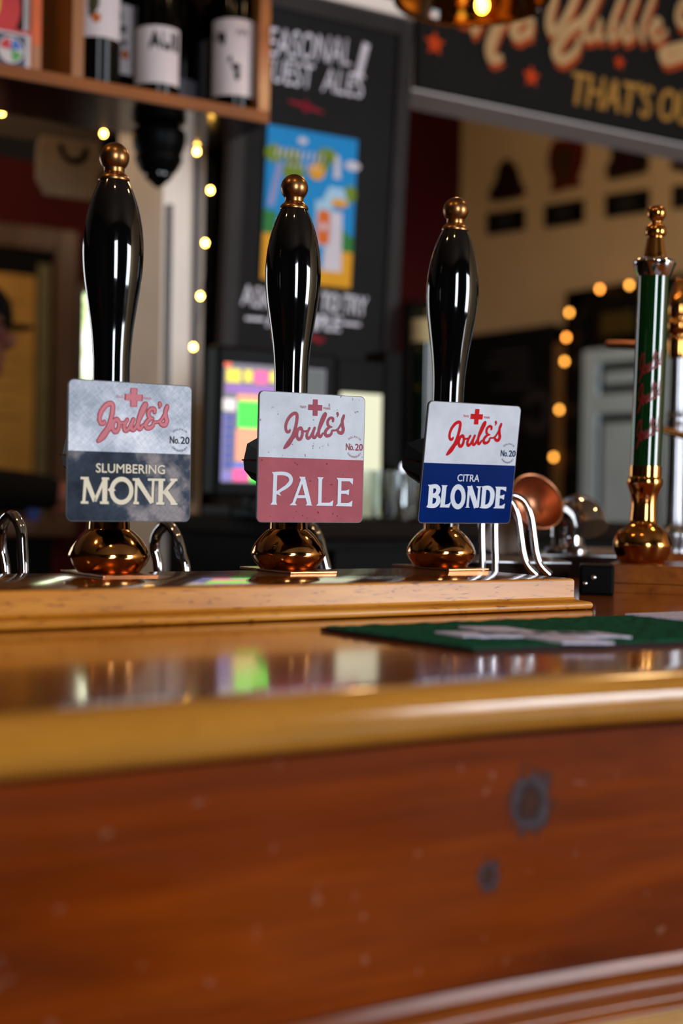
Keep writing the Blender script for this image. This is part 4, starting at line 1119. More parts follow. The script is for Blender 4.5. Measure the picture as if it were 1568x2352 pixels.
for a, b in (((0, -0.014, 0), (FWID, 0.012, BH)), ((W_ - FWID, -0.014, 0), (W_, 0.012, BH)), ((FWID, -0.014, 0), (W_ - FWID, 0.012, FWID)), ((FWID, -0.014, BH - FWID), (W_ - FWID, 0.012, BH))): box(bm, a, b, 0.003)
link('frame', bm, plain('frame_grey_black', '2a2627', 0.5, Specular_IOR_Level=0.12), bb)
za = on_y(740, 0, 2.53).z; xa, xb = on_y(640, 0, 2.53).x, on_y(932, 30, 2.53).x
bm = new(); box(bm, (xa, 2.515, on_y(929, 38, 2.515).z), (xb, Y_STUB + 0.012, on_y(929, 26, 2.515).z + 0.02)); structure('trim_6', bm, M['pale_paint'])
def B(px, py, off=0.0055): return BI @ bplane(px, py, off)
# chalk words: the board frame runs with the wall, so words are set along its own rows
def row(px0, py0, px1, py1, hgt):
    a, b = B(px0, py0), B(px1, py1)
    def F(u, v):
        return Vector((a.x + (b.x - a.x) * u, -0.0046, a.z + (b.z - a.z) * u + hgt * v))
    return F
bm = new()
pxm = 3.05 / FPX
F = row(592, 122, 805, 152, 58 * pxm); 
text(bm, 'SEASONAL', F, 0, 0, 1.0, 1, 0, 0.02, 0.0)
F = row(592, 182, 832, 226, 52 * pxm); text(bm, 'GUEST', F, 0, 0, 0.50, 1, 0, 0.02, 0.0); text(bm, 'ALES', F, 0.60, 0, 1.0, 1, 0, 0.02, 0.0)
a, b = B(842, 100), B(820, 185)
ribbon(bm, [(a.x, a.z, 0.016), (b.x, b.z, 0.016)], lambda u, v: Vector((u, -0.0047, v)))
F = row(554, 700, 625, 712, 44 * pxm); text(bm, 'ASK', F, 0, 0, 1.0, 1, 0, 0.02, 0.004)
F = row(736, 714, 840, 726, 42 * pxm); text(bm, 'TO', F, 0, 0, 0.38, 1, 0, 0.02, 0.012); text(bm, 'TRY', F, 0.46, 0, 1.0, 1, 0, 0.02, 0.004)
F = row(612, 750, 780, 762, 34 * pxm); text(bm, 'A', F, 0, 0, 0.12, 1, 0, 0.02, 0.008); text(bm, 'SAMPLE', F, 0.24, 0, 1.0, 1, 0, 0.02, 0.008)
link('chalk_words', bm, M['chalk'], bb, lift=(Vector((0, -1, 0)), 0.0006))
bm = new()
for p_, q_ in (((564, 731), (607, 734)), ((786, 742), (827, 746))):
    a, b = B(*p_), B(*q_); ribbon(bm, [(a.x, a.z, 0.006), (b.x, b.z, 0.006)], lambda u, v: Vector((u, -0.0047, v)))
link('chalk_dashes', bm, M['chalk'], bb, lift=(Vector((0, -1, 0)), 0.0006))
bm = new()
a = B(703, 244); c_ = lambda u, v: Vector((a.x + u, -0.0047, a.z + v))
for k in range(4): flat_poly(bm, [(0.004 * cos(k * pi / 2 + q), 0.004 * sin(k * pi / 2 + q)) if abs(q) > 0.1 else (0.017 * cos(k * pi / 2), 0.017 * sin(k * pi / 2)) for q in (-pi / 4, 0, pi / 4)], c_)
disc(bm, c_, 0, 0, 0.010, 0.010); ribbon(bm, [(-0.04, 0.004, 0.004), (0.0, 0, 0.008), (0.04, -0.006, 0.004)], c_)
a2 = B(722, 778); ribbon(bm, [(a2.x - 0.02, a2.z, 0.007), (a2.x - 0.005, a2.z + 0.004, 0.009), (a2.x + 0.01, a2.z - 0.003, 0.009), (a2.x + 0.022, a2.z, 0.007)], lambda u, v: Vector((u, -0.0047, v)))
link('red_chalk_flourish', bm, plain('red_chalk', '902430', 0.9), bb)

# poster pinned to the board
P_ = lambda px, py: bplane(px, py, 0.010)
tl, tr_, bl_, br_ = P_(613, 290), P_(820, 326), P_(598, 640), P_(803, 672)
pw = ((tr_ - tl).length + (br_ - bl_).length) / 2
ph = ((tl - bl_).length + (tr_ - br_).length) / 2
po = thing('poster', 'bright blue and yellow illustrated beer poster pinned on the blackboard', 'poster', bl_)
po.rotation_euler = (tilt, 0, 0)
mcol = {k: plain('poster_' + k, h, 0.5, var=0.05) for k, h in (('blue', '0a84c8'), ('yellow', 'd89a10'), ('white', 'c8c4d0'), ('leaf', '6a8420'), ('orange', 'd06418'), ('green', '2a7838'), ('lilac', '8890c0'), ('pale', '9cc4e0'), ('pink', 'a87880'))}
bm = new(); box(bm, (0, -0.001, 0), (pw, 0, ph)); link('paper', bm, mcol['blue'], po)
def Q(k): return lambda u, v: Vector((u * pw, -0.0012 - 0.0003 * k, v * ph))
def shape(name, col, polys, k):
    for p in polys:
        bm = new(); flat_poly(bm, p, Q(k)); link(name, bm, mcol[col], po)
def el(cx, cy, rx, ry, n=18): return [(cx + rx * cos(2 * pi * i / n), cy + ry * sin(2 * pi * i / n)) for i in range(n)]
shape('yellow_ground', 'yellow', [[(0, 0), (1, 0), (1, 0.24), (0.86, 0.25), (0.8, 0.10), (0.3, 0.12), (0.16, 0.30), (0, 0.30)]], 1)
shape('hillside', 'green', [[(0, 0.30), (0.12, 0.30), (0.15, 0.44), (0, 0.46)], [(0.82, 0.24), (1, 0.24), (1, 0.34), (0.84, 0.40)]], 2)
shape('leaf_cluster', 'leaf', [el(0.08, 0.82, 0.10, 0.06), el(0.30, 0.72, 0.12, 0.08), el(0.28, 0.82, 0.10, 0.05), el(0.66, 0.86, 0.12, 0.05), el(0.62, 0.80, 0.07, 0.06), el(0.94, 0.63, 0.07, 0.06)], 3)
shape('road', 'lilac', [[(0.03, 0.48), (0.10, 0.48), (0.18, 0.76), (0.12, 0.78)]], 4)
shape('tower', 'white', [[(0.66, 0.10), (0.88, 0.10), (0.86, 0.50), (0.70, 0.50)]], 4)
shape('chimney', 'white', [[(0.74, 0.72), (0.82, 0.72), (0.80, 0.86), (0.75, 0.88)]], 4)
shape('cloud', 'white', [el(0.38, 0.93, 0.055, 0.022), el(0.95, 0.82, 0.09, 0.032)], 5)
shape('awning', 'pale', [[(0.62, 0.56), (0.70, 0.66), (0.86, 0.66), (0.92, 0.56)]], 5)
shape('sun', 'yellow', [el(0.55, 0.745, 0.09, 0.055), el(0.82, 0.56, 0.10, 0.028)], 6)
shape('beer_glass', 'pale', [[(0.57, 0.26), (0.73, 0.26), (0.75, 0.56), (0.55, 0.56)]], 5)
shape('beer', 'orange', [rounded(0.585, 0.27, 0.725, 0.50, 0.03)], 6)
shape('glass_mark', 'white', [el(0.655, 0.39, 0.035, 0.025)], 7)
bm = new()
for k in range(9): ribbon(bm, [(0.10 + k * 0.062, 0.80 + 0.006 * (k % 2), 0.018), (0.115 + k * 0.062, 0.865, 0.018)], Q(7), 1)
for k in range(7): ribbon(bm, [(0.22 + k * 0.055, 0.752, 0.014), (0.245 + k * 0.055, 0.778, 0.014)], Q(7), 1)
link('poster_lettering', bm, mcol['white'], po)

# ================================================================ header sign
ZH = on_y(945, 205, 2.49).z
hs = thing('header_sign', 'long dark header sign over the bar with cream script and orange stars', 'sign', (X_BE, 2.5, ZBEAM + 0.005))
HI = Matrix.Translation((-X_BE, -2.5, -ZBEAM - 0.005))
bm = new(); box(bm, (X_BE + 0.001, 2.482, ZBEAM + 0.004), (X_BE + 1.9, 2.4995, ZBEAM + 0.50), 0.001, HI); link('sign_board', bm, M['sign_black'], hs)
def S(px, py, k): return HI @ on_y(px, py, 2.4815 - 0.003 * k)
def px_ribbon(bm, pts, k, dx=0, dy=0, scale=1.0):
    q = [S(x + dx, y + dy, k) for x, y, w_ in pts]
    yy = q[0].y
    ribbon(bm, [(p.x, p.z, w_ * 0.00094 * scale) for p, (x, y, w_) in zip(q, pts)], lambda u, v: Vector((u, yy, v)))
SCRIPT = [
 [(1052, 44, 14), (1085, 52, 16), (1110, 40, 14), (1140, 10, 10)], [(1130, -20, 20), (1105, 40, 22), (1088, 72, 20)],
 [(1165, -30, 24), (1160, 30, 28), (1138, 70, 30), (1125, 110, 30), (1130, 135, 26), (1148, 133, 18)],
 [(1215, 40, 18), (1190, 50, 24), (1178, 75, 24), (1192, 88, 18), (1215, 68, 16), (1222, 42, 16), (1216, 80, 16)],
 [(1275, -10, 16), (1262, 40, 24), (1265, 72, 26), (1285, 60, 20), (1310, 20, 20), (1325, -20, 22)],
 [(1375, -20, 22), (1345, 40, 24), (1310, 65, 24), (1285, 95, 28), (1275, 122, 28), (1290, 138, 22), (1320, 118, 20), (1330, 90, 16)],
 [(1345, 50, 15), (1342, 85, 18), (1362, 85, 15), (1378, 45, 15), (1372, 85, 16), (1385, 85, 12)],
 [(1428, -10, 15), (1402, 60, 17), (1400, 90, 16), (1420, 75, 14), (1418, 55, 12)],
 [(1462, -10, 15), (1436, 60, 17), (1434, 92, 16), (1454, 78, 14), (1452, 58, 12)],
 [(1500, -10, 15), (1474, 60, 17), (1474, 92, 16)], [(1490, 72, 14), (1515, 55, 14), (1505, 45, 14), (1494, 75, 16), (1508, 92, 15), (1528, 72, 12)],
 [(1600, -10, 22), (1565, 10, 22), (1558, 50, 24), (1585, 60, 20)], [(1600, 100, 24), (1560, 108, 24), (1520, 120, 24), (1528, 140, 24), (1560, 132, 22), (1600, 120, 22)],
]
bm = new()
for s_ in SCRIPT: px_ribbon(bm, s_, 1, 3, 15, 0.9)
link('orange_shadow_script', bm, M['orange_letter'], hs, lift=(Vector((0, -1, 0)), 0.002))
bm = new()
for s_ in SCRIPT: px_ribbon(bm, s_, 2)
link('cream_script', bm, M['cream_letter'], hs, lift=(Vector((0, -1, 0)), 0.002))
bm = new()
a, b = S(1305, 238, 1), S(1490, 272, 1)
hh = 64 * on_y(1400, 220, 2.48).length / FPX
def TF(u, v): return Vector((a.x + (b.x - a.x) * u, a.y, a.z + (b.z - a.z) * u + hh * v))
text(bm, "THAT'S", TF, 0, 0, 1, 1, 0, 0.05, 0.012); text(bm, 'OU', TF, 1.10, -0.0, 1.53, 1, 0, 0.05, 0.012)
link('gold_words', bm, M['gold_letter'], hs, lift=(Vector((0, -1, 0)), 0.002))
for px, py, rr in ((998, 100, 27), (1220, 176, 25), (1422, 143, 18)):
    c_ = S(px, py, 1); R_ = rr * 3.3 / FPX
    bm = new()
    flat_poly(bm, [(c_.x + (R_ if k % 2 == 0 else R_ * 0.48) * sin(k * pi / 5), c_.z + (R_ if k % 2 == 0 else R_ * 0.48) * cos(k * pi / 5)) for k in range(10)], lambda u, v: Vector((u, c_.y, v)))
    link('orange_star', bm, M['orange_star'], hs)

# amber pendant lamp at the top edge
pa = at(1085, -52, 2.25)
pe = thing('pendant_lamp', 'amber glass pendant lamp hanging at the top edge above the sign', 'lamp', pa)
bm = new(); lathe(bm, smooth_profile([(0.020, 0.10), (0.05, 0.085), (0.095, 0.04), (0.118, -0.01), (0.125, -0.034), (0.121, -0.036), (0.113, -0.01), (0.09, 0.036), (0.048, 0.078), (0.020, 0.09)], 3), 40); link('glass_shade', bm, M['amber_glass'], pe, 60)
bm = new(); ball(bm, (0, 0, 0), 0.010, 3, (1, 1, 1.3)); link('light_bulb', bm, glow('bulb_pendant', 'ffb030', 30), pe, 180, at(1107, 12, 2.25) - pa)
bm = new(); tube(bm, [(0, 0, 0.085), (0, 0, ZC - pa.z)], 0.004, 10, 0); link('cord', bm, M['black'], pe, 60)
lamp('pendant_light', pa + Vector((0, 0, -0.01)), 2.5, WARM, 0.03)

# ================================================================ back counter with till, screens, glasses
ZCT = on_y(470, 1192, 2.05).z
bm = new(); box(bm, (PX0 - 0.0, 1.98, ZCT - 0.03), (PX1 + 0.12, Y_STUB - 0.005, ZCT), 0.003)
tag(link('back_counter', bm, M['dark_wood']), 'dark wooden back counter carrying the till and glasses', 'counter')
bm = new(); box(bm, (PX0 + 0.02, 2.02, 0), (PX1 + 0.1, Y_STUB - 0.005, ZCT - 0.03)); box(bm, (PX0 + 0.06, 2.0, ZCT - 0.09), (PX1 - 0.25, 2.02, ZCT - 0.05), 0.002)
tag(link('back_cabinet', bm, M['black']), 'black cabinet under the back counter', 'cabinet')

def facing(px, py, y):
    return on_y(px, py, y)
YT = 2.10
c0_, c1_ = on_y(494, 1000, YT), on_y(765, 1000, YT)
z0_, z1_ = on_y(500, 1140, YT).z, on_y(500, 792, YT).z
tl_t = thing('till', 'black touchscreen till showing a grid of bright coloured buttons', 'till', (c0_.x, YT, ZCT))
tt = radians(-4)
WT, HT = c1_.x - c0_.x, z1_ - z0_
TM = Matrix.Translation((0, 0, z0_ - ZCT)) @ Matrix.Rotation(radians(2.0), 4, 'X')
bm = new(); box(bm, (0, 0.0, 0), (WT, 0.045, HT), 0.006, TM); link('bezel', bm, M['black_plastic'], tl_t)
bm = new(); box(bm, (WT * 0.25, 0.05, 0), (WT * 0.75, 0.16, 0.02), 0.004); box(bm, (WT * 0.4, 0.044, 0.01), (WT * 0.6, 0.075, z0_ - ZCT + 0.14), 0.004); link('stand', bm, M['black_plastic'], tl_t)
TI = (Matrix.Translation((c0_.x, YT, ZCT)) @ TM).inverted()
def Tp(px, py):
    n = TM.to_3x3() @ Vector((0, -1, 0)); o = Vector((c0_.x, YT, ZCT)) + TM @ Vector((0, 0, 0)); d = ray(px, py)
    p = EYE + d * ((o - EYE).dot(n) / d.dot(n)); return TI @ p
sa, sb = Tp(506, 1107), Tp(748, 838)
sx0, sx1, sz0, sz1 = sa.x, sb.x, Tp(506, 1107).z, Tp(512, 832).z
def Sc(u, v, k): return TM @ Vector((sx0 + (sx1 - sx0) * u, -0.0006 - 0.0003 * k, sz0 + (sz1 - sz0) * v))
def screen_mat(hexa, st=0.8): return glow('screen_' + hexa, hexa, st)
bm = new(); flat_poly(bm, [(0, 0), (1, 0), (1, 1), (0, 1)], lambda u, v: Sc(u, v, 0)); scr = link('screen', bm, screen_mat('686070', 0.5), tl_t)
def tiles(name, hexa, rects, st=0.8):
    ms = screen_mat(hexa, st)
    for u0, v0, u1, v1 in rects:
        bm = new(); flat_poly(bm, [(u0, v0), (u1, v0), (u1, v1), (u0, v1)], lambda u, v: Sc(u, v, 1)); link(name, bm, ms, scr)
tiles('yellow_button', 'e8d418', [(0.02, 0.84, 0.16, 0.95), (0.19, 0.85, 0.27, 0.95), (0.44, 0.86, 0.5, 0.95)])
tiles('orange_button', 'e86018', [(0.0, 0.965, 0.07, 1.0)])
tiles('pink_button', 'e84890', [(0.29, 0.84, 0.42, 0.95), (0.52, 0.84, 0.62, 0.95), (0.11, 0.01, 0.27, 0.12)])
tiles('purple_bar', '8450a8', [(0.02, 0.755, 0.62, 0.82)])
tiles('salmon_area', 'e8946c', [(0.13, 0.69, 0.62, 0.745), (0.13, 0.175, 0.62, 0.455)])
tiles('lime_block', '18e810', [(0.15, 0.465, 0.62, 0.685), ], 1.3)
tiles('lime_button', '18e810', [(0.28, 0.01, 0.5, 0.12)], 1.3)
tiles('white_area', 'd8d0cc', [(0.0, 0.60, 0.12, 0.70)])
tiles('navy_button', '28348c', [(0.02, 0.12 + 0.078 * k, 0.11, 0.18 + 0.078 * k) for k in range(6)])
tiles('violet_column', '8078c0', [(0.0, 0.01, 0.018, 0.58), (0.02, 0.01, 0.1, 0.10)], 0.6)
tiles('blue_bar', '2870c8', [(0.11, 0.125, 0.62, 0.165)])
tiles('dark_list', '202820', [(0.64, 0.0, 0.99, 0.99)], 0.15)
# second screen and card post
q = on_y(835, 1130, 2.16); q2 = on_y(872, 1130, 2.16); zt_ = on_y(850, 905, 2.16).z
ds = thing('display_screen', 'pale blank upright screen between the Pale clip and a black post', 'screen', (q.x, 2.16, ZCT))
hw = q2.x - q.x
bm = new(); box(bm, (-0.06, 0.0, q.z - ZCT - 0.012), (hw + 0.006, 0.02, zt_ - ZCT + 0.06), 0.003); link('bezel', bm, M['black_plastic'], ds)
bm = new(); box(bm, (-0.054, -0.0012, q.z - ZCT), (hw, -0.0002, zt_ - ZCT)); link('lit_panel', bm, glow('lit_panel', 'c8c8a8', 0.62), ds)
bm = new(); box(bm, (-0.04, 0.0, 0), (hw - 0.01, 0.02, q.z - ZCT - 0.012)); link('foot', bm, M['black_plastic'], ds)
a, b = on_y(880, 1090, 2.2), on_y(921, 1090, 2.2)
cpst = thing('dispenser_post', 'tall narrow black post with chrome nozzle right of the pale screen', 'dispenser', (a.x, 2.2, ZCT))
bm = new(); box(bm, (0, 0, 0.02), (b.x - a.x, 0.07, on_y(900, 806, 2.2).z - ZCT), 0.004); link('post_body', bm, M['black_plastic'], cpst)
bm = new(); lathe(bm, [(0.02, 0), (0.02, 0.004), (0.011, 0.01), (0.010, on_y(897, 1065, 2.16).z - ZCT), (0, on_y(897, 1062, 2.16).z - ZCT)], 24, Matrix.Translation(((b.x - a.x) * 0.5, -0.03, 0))); link('chrome_nozzle', bm, M['chrome'], cpst, 40)
# green bottle
gb = on_y(975, 900, 2.42)
g_ = thing('green_bottle', 'green bottle with cream label behind the neck of the Citra Blonde pump', 'bottle', (gb.x, 2.42, ZCT))
hz = lambda py: on_y(975, py, 2.42).z - ZCT
bm = new(); lathe(bm, smooth_profile([(0.030, 0), (0.031, 0.003), (0.031, hz(800)), (0.030, hz(735)), (0.027, hz(712)), (0.016, hz(700)), (0.012, hz(694))], 3), 36); link('bottle_glass', bm, M['glass_green'], g_, 40)
bm = new(); lathe(bm, [(0.0313, hz(788)), (0.0313, hz(735))], 36); link('paper_label', bm, M['label_cream'], g_, 40)
# tumblers
GP = [(0.024, 0), (0.026, 0.002), (0.030, 0.085), (0.0285, 0.085), (0.0235, 0.006), (0, 0.006)]
n = 0
names = {0: 'leftmost', 1: 'second'}
GL = [('short glass tumbler nearest the pale screen on the back counter', 852, 2.03), ('short glass tumbler in front of the chrome nozzle on the back counter', 890, 2.04), ('short glass tumbler behind the left edge of the Citra Blonde bracket', 932, 2.05), ('glass tumbler at the right end of the row beside the Citra Blonde clip', 968, 2.07), ('glass tumbler in the back row behind the chrome nozzle', 905, 2.30), ('glass tumbler in the back row behind the Citra Blonde bracket', 950, 2.32)]
glass0 = None
for lb_, px, y in GL:
    p = on_y(px, 1100, y)
    if glass0 is None:
        bm = new(); lathe(bm, GP, 28)
        glass0 = link('glass_tumbler', bm, M['clear_glass'], None, 50)
        o = glass0
    else:
        o = glass0.copy(); COL.objects.link(o)
    o.location = (p.x, y, ZCT + 0.0005)
    tag(o, lb_, 'glass', 'glass tumblers on the back counter')

# small bar tap in the gap under the Pale clip
p = on_y(790, 1250, 1.95)

# cables on the pilaster
for k, (px, py1, lb_) in enumerate(((391, 470, 'grey cable run on the left side of the pale pilaster'), (455, 360, 'grey cable run on the right side of the pale pilaster by the fairy lights'))):
    a, b = on_y(px, py1, Y_STUB - 0.008), on_y(px - 8, 1150, Y_STUB - 0.008)
    b.x = a.x
    bm = new(); tube(bm, [a - b, Vector((0, 0, 0))], 0.006, 12, 0); tag(link('wall_cable', bm, M['cable_grey'], None, 60, b), lb_, 'cable', 'cables on the pilaster')

# black hanging fixture
hfp = on_y(365, 300, 2.26)
HS = Matrix.Diagonal((1.3, 1.3, 1.1, 1))
hx = thing('hanging_spotlight', 'black rounded spotlight fixture hanging under the wine shelf', 'spotlight', (hfp.x, 2.26, ZS0))
s3 = hfp.length / FPX
bm = new(); lathe(bm, smooth_profile([(0.018, 0), (0.034, -0.006), (0.036, -0.02), (0.033, -0.036), (0.030, -0.044), (0.032, -0.050), (0.026, -0.066), (0.020, -0.074)], 4), 36, HS); link('lamp_body', bm, M['black_plastic'], hx, 40)
bm = new(); lathe(bm, smooth_profile([(0.019, -0.072), (0.018, -0.08), (0.010, -0.088), (0.005, -0.094), (0, -0.096)], 4), 28, HS); link('lamp_nose', bm, M['black_gloss'], hx, 40)
bm = new(); tube(bm, [(0.038, 0, -0.018), (0.0, -0.040, -0.02), (-0.038, 0, -0.018)], 0.004, 10, 6); link('yoke', bm, M['black'], hx, 60)

# ================================================================ far left: plaque, notice board, counter, person
YPQ = 3.08
def PQ(px, py, off=0.0): return on_y(px, py, YPQ - off)
a, b = PQ(86, 452), PQ(318, 335)
zb_, zt2 = PQ(150, 452).z, zb2 - 0.02 + 0.03
cp = thing('wall_plaque', 'cream shaped sign with black rings hanging below the ceiling beam', 'sign', (a.x, YPQ, zb_))
ww, hh2 = b.x - a.x, PQ(150, 318).z - zb_
bm = new(); prism(bm, [(0.02, 0), (ww, 0), (ww, hh2), (0.01, hh2), (0, hh2 * 0.8), (0, hh2 * 0.25), (0.008, 0.02)], 0.012, lambda u, v, w_: Vector((u, w_, v))); link('plaque_board', bm, plain('aged_cream', '94826e', 0.7), cp)
def ringpts(px, py, r0, a0, a1): 
    c = PQ(px, py) ; return [(c.x - a.x + r0 * cos(radians(a0 + (a1 - a0) * k / 16)), c.z - zb_ + r0 * sin(radians(a0 + (a1 - a0) * k / 16)), 0.014) for k in range(17)]
bm = new(); ribbon(bm, ringpts(168, 340, 0.030, 180, 360), lambda u, v: Vector((u, -0.001, v)), 1, 1); 
for px, py in ((262, 345), (258, 420)): ribbon(bm, [(u, v, 0.03) for u, v, w_ in ringpts(px, py, 0.020, 0, 360)], lambda u, v: Vector((u, -0.001, v)), 1, 1)
link('black_rings', bm, M['black'], cp)
# notice board on the back wall
YN = YB - 0.03
a, b = on_y(-160, 1095, YN), on_y(176, 515, YN)
zt3, zb3 = on_y(100, 524, YN).z, 1.0
nb = thing('notice_board', 'wood framed notice board with golden paper on the maroon wall behind the person', 'notice board', (a.x, YN, zb3))
wn, hn = b.x - a.x, zt3 - zb3
bm = new()
for p0, p1 in (((0, -0.02, 0), (0.07, 0.03, hn)), ((wn - 0.09, -0.02, 0), (wn, 0.03, hn)), ((0.07, -0.02, hn - 0.09), (wn - 0.09, 0.03, hn)), ((0.07, -0.02, 0), (wn - 0.09, 0.03, 0.08))): box(bm, p0, p1, 0.006)
link('frame', bm, M['brown_wood'], nb)
bm = new(); box(bm, (0.07, 0.0, 0.08), (wn - 0.09, 0.03, hn - 0.09)); link('dark_backing', bm, M['black'], nb)
bm = new(); box(bm, (wn - 0.155, -0.008, 0.08), (wn - 0.105, 0.0, hn - 0.14), 0.003); link('pale_strip', bm, plain('sage_strip', '6c6448', 0.6), nb)
bm = new(); box(bm, (0.09, -0.004, 0.10), (wn - 0.165, 0.0, hn - 0.19)); pp_ = link('golden_paper', bm, plain('golden_paper', 'b08440', 0.7, 0, 0.15, 5), nb)
bm = new()
for k in range(9): box(bm, (wn - 0.50 + 0.03 * (k % 3), -0.0052, hn - 0.30 - 0.055 * k), (wn - 0.22 - 0.02 * (k % 2), -0.0042, hn - 0.29 - 0.055 * k))
link('faint_print', bm, plain('faint_print', '7c5a28', 0.7), nb)
# far counter
zfc = on_y(70, 1196, 2.95).z
a, b = on_y(-150, 1196, 2.95), on_y(172, 1196, 2.95)
fc = thing('far_counter', 'brown topped far bar counter where the person in the cap leans', 'counter', (a.x, 2.93, 0))
FI = Matrix.Translation((-a.x, -2.93, 0))
bm = new(); box(bm, (a.x - 0.3, 2.93, zfc - 0.035), (b.x, 3.26, zfc), 0.006, FI); link('counter_top', bm, M['brown_wood'], fc)
bm = new(); box(bm, (a.x - 0.28, 2.98, 0), (b.x - 0.04, 3.2, zfc - 0.035), 0, FI); link('counter_base', bm, M['black'], fc)
p = on_y(76, 1190, 3.0)
bm = new(); lathe(bm, [(0.013, 0), (0.014, 0.003), (0.015, 0.024), (0, 0.025)], 24); tag(link('blue_cup', bm, plain('blue_cup', '2c4c9c', 0.4), None, 40, (p.x, 3.0, zfc)), 'small blue cup on the far counter beneath the sleeve', 'cup')

# ---------------------------------------------------------------- person
P0 = at(-85, 770, 3.5)
per = thing('person', 'person in dark cap and dark sweater leaning a forearm on far counter', 'person', (P0.x - 0.03, P0.y + 0.0, 0.0), -THETA)
def skin(name, V, E, R, mt, parent, root=0, sub=2):
    me = bpy.data.meshes.new(name)
    me.from_pydata([Vector(v) for v in V], E, [])
    me.materials.append(mt)
    o = bpy.data.objects.new(name, me)
    COL.objects.link(o); o.parent = parent
    md = o.modifiers.new('skin', 'SKIN'); md.use_smooth_shade = True
    if not me.skin_vertices:
        o.data.attributes  # layer made by the modifier
    lay = me.skin_vertices[0].data
    for i, r_ in enumerate(R):
        lay[i].radius = r_ if isinstance(r_, tuple) else (r_, r_)
        lay[i].use_root = (i == root)
    s_ = o.modifiers.new('smooth', 'SUBSURF'); s_.levels = sub; s_.render_levels = sub
    return o
hz_ = P0.z           # centre of the head
V = [(-0.20, 0, 0.95), (-0.19, 0, 1.10), (-0.14, 0, 1.27), (-0.09, 0, 1.37), (0.0, 0, hz_ - 0.11), (0.052, 0, hz_ - 0.05), (0.055, 0, hz_ + 0.01), (0.045, 0, hz_ + 0.07), (0.04, 0, hz_ + 0.10)]
R = [(0.15, 0.11), (0.14, 0.105), (0.15, 0.11), (0.11, 0.08), 0.054, (0.066, 0.075), (0.075, 0.092), (0.072, 0.088), (0.045, 0.055)]
E_ = [(i, i + 1) for i in range(8)]
def limb(start, pts, rs):
    prev = start
    for p, r_ in zip(pts, rs):
        V.append(p); R.append(r_); E_.append((prev, len(V) - 1)); prev = len(V) - 1
    return prev
limb(5, [(0.115, 0, hz_ - 0.085), (0.125, 0, hz_ - 0.09)], [0.026, 0.018])                 # chin
limb(6, [(0.135, 0, hz_ - 0.002), (0.160, 0, hz_ - 0.022)], [0.016, 0.013])                # nose
ct = zfc
for sgn, el_, wr_ in ((-1, (0.07, -0.24, ct + 0.07), (0.325, -0.19, ct + 0.058)), (1, (0.00, 0.22, ct + 0.06), (0.22, -0.02, ct + 0.05))):
    sh = limb(3, [(-0.10, sgn * 0.17, 1.35)], [0.062])
    elb = limb(sh, [(-0.06, sgn * 0.22, 1.25), el_], [0.052, 0.042])
    w1 = limb(elb, [tuple((a + b) / 2 for a, b in zip(el_, wr_)), wr_], [0.038, 0.028])
    d = (Vector(wr_) - Vector(el_)).normalized(); side = Vector((-d.y, d.x, 0))
    pm = Vector(wr_) + d * 0.055 - Vector((0, 0, 0.008))
    palm = limb(w1, [tuple(pm)], [(0.036, 0.016)])
    for k, (off, ln) in enumerate(((-0.030, 0.060), (-0.010, 0.072), (0.010, 0.068), (0.028, 0.052))):
        b0 = pm + side * off + d * 0.030
        limb(palm, [tuple(b0), tuple(b0 + d * ln * 0.5 - Vector((0, 0, 0.006))), tuple(b0 + d * ln - Vector((0, 0, 0.022)))], [0.0105, 0.0095, 0.0085])
    th = pm - side * sgn * 0 + side * (0.034 if sgn < 0 else -0.034) - d * 0.02
    limb(palm, [tuple(th), tuple(th + d * 0.045 + side * (0.012 if sgn < 0 else -0.012) - Vector((0, 0, 0.012)))], [0.012, 0.0095])
for sgn in (-1, 1):
    limb(0, [(-0.20, sgn * 0.095, 0.86), (-0.18, sgn * 0.10, 0.48), (-0.22, sgn * 0.10, 0.09), (-0.09, sgn * 0.11, 0.035)], [0.085, 0.058, 0.042, 0.034])
M['skin'] = plain('skin', 'a86a58', 0.5)
M['sweater'] = plain('sweater', '15110f', 0.9, bmp=0.3)
skin('body', V, E_, R, M['skin'], per)
V, R, E_ = [(-0.20, 0, 0.93), (-0.19, 0, 1.10), (-0.14, 0, 1.27), (-0.09, 0, 1.375), (-0.012, 0, hz_ - 0.125)], [(0.165, 0.125), (0.155, 0.12), (0.165, 0.125), (0.12, 0.09), 0.066], [(0, 1), (1, 2), (2, 3), (3, 4)]
for sgn, el_, wr_ in ((-1, (0.07, -0.24, ct + 0.072), (0.322, -0.191, ct + 0.059)), (1, (0.00, 0.22, ct + 0.062), (0.21, -0.01, ct + 0.052))):
    limb(3, [(-0.10, sgn * 0.17, 1.35), (-0.06, sgn * 0.22, 1.25), el_, tuple((a + b) / 2 for a, b in zip(el_, wr_)), wr_], [0.074, 0.066, 0.056, 0.052, 0.040])
skin('sweater', V, E_, R, M['sweater'], per)
V, R, E_ = [(-0.20, 0, 0.97), (-0.20, 0, 0.90)], [(0.155, 0.118), (0.155, 0.118)], [(0, 1)]
for sgn in (-1, 1): limb(1, [(-0.20, sgn * 0.10, 0.80), (-0.18, sgn * 0.10, 0.48), (-0.22, sgn * 0.10, 0.11)], [0.098, 0.072, 0.06])
skin('trousers', V, E_, R, M['black'], per)
bm = new()
lathe(bm, smooth_profile([(0.094, hz_ + 0.018), (0.098, hz_ + 0.05), (0.090, hz_ + 0.09), (0.060, hz_ + 0.122), (0.02, hz_ + 0.134), (0, hz_ + 0.135)], 4), 36, Matrix.Translation((0.042, 0, 0)) @ Matrix.Diagonal((1.1, 0.92, 1, 1)))
link('cap', bm, plain('cap_cloth', '1c1a18', 0.9), per, 60)
bm = new()
br = [(0.10 + 0.10 * cos(radians(a)), 0.078 * sin(radians(a))) for a in range(-90, 91, 12)]
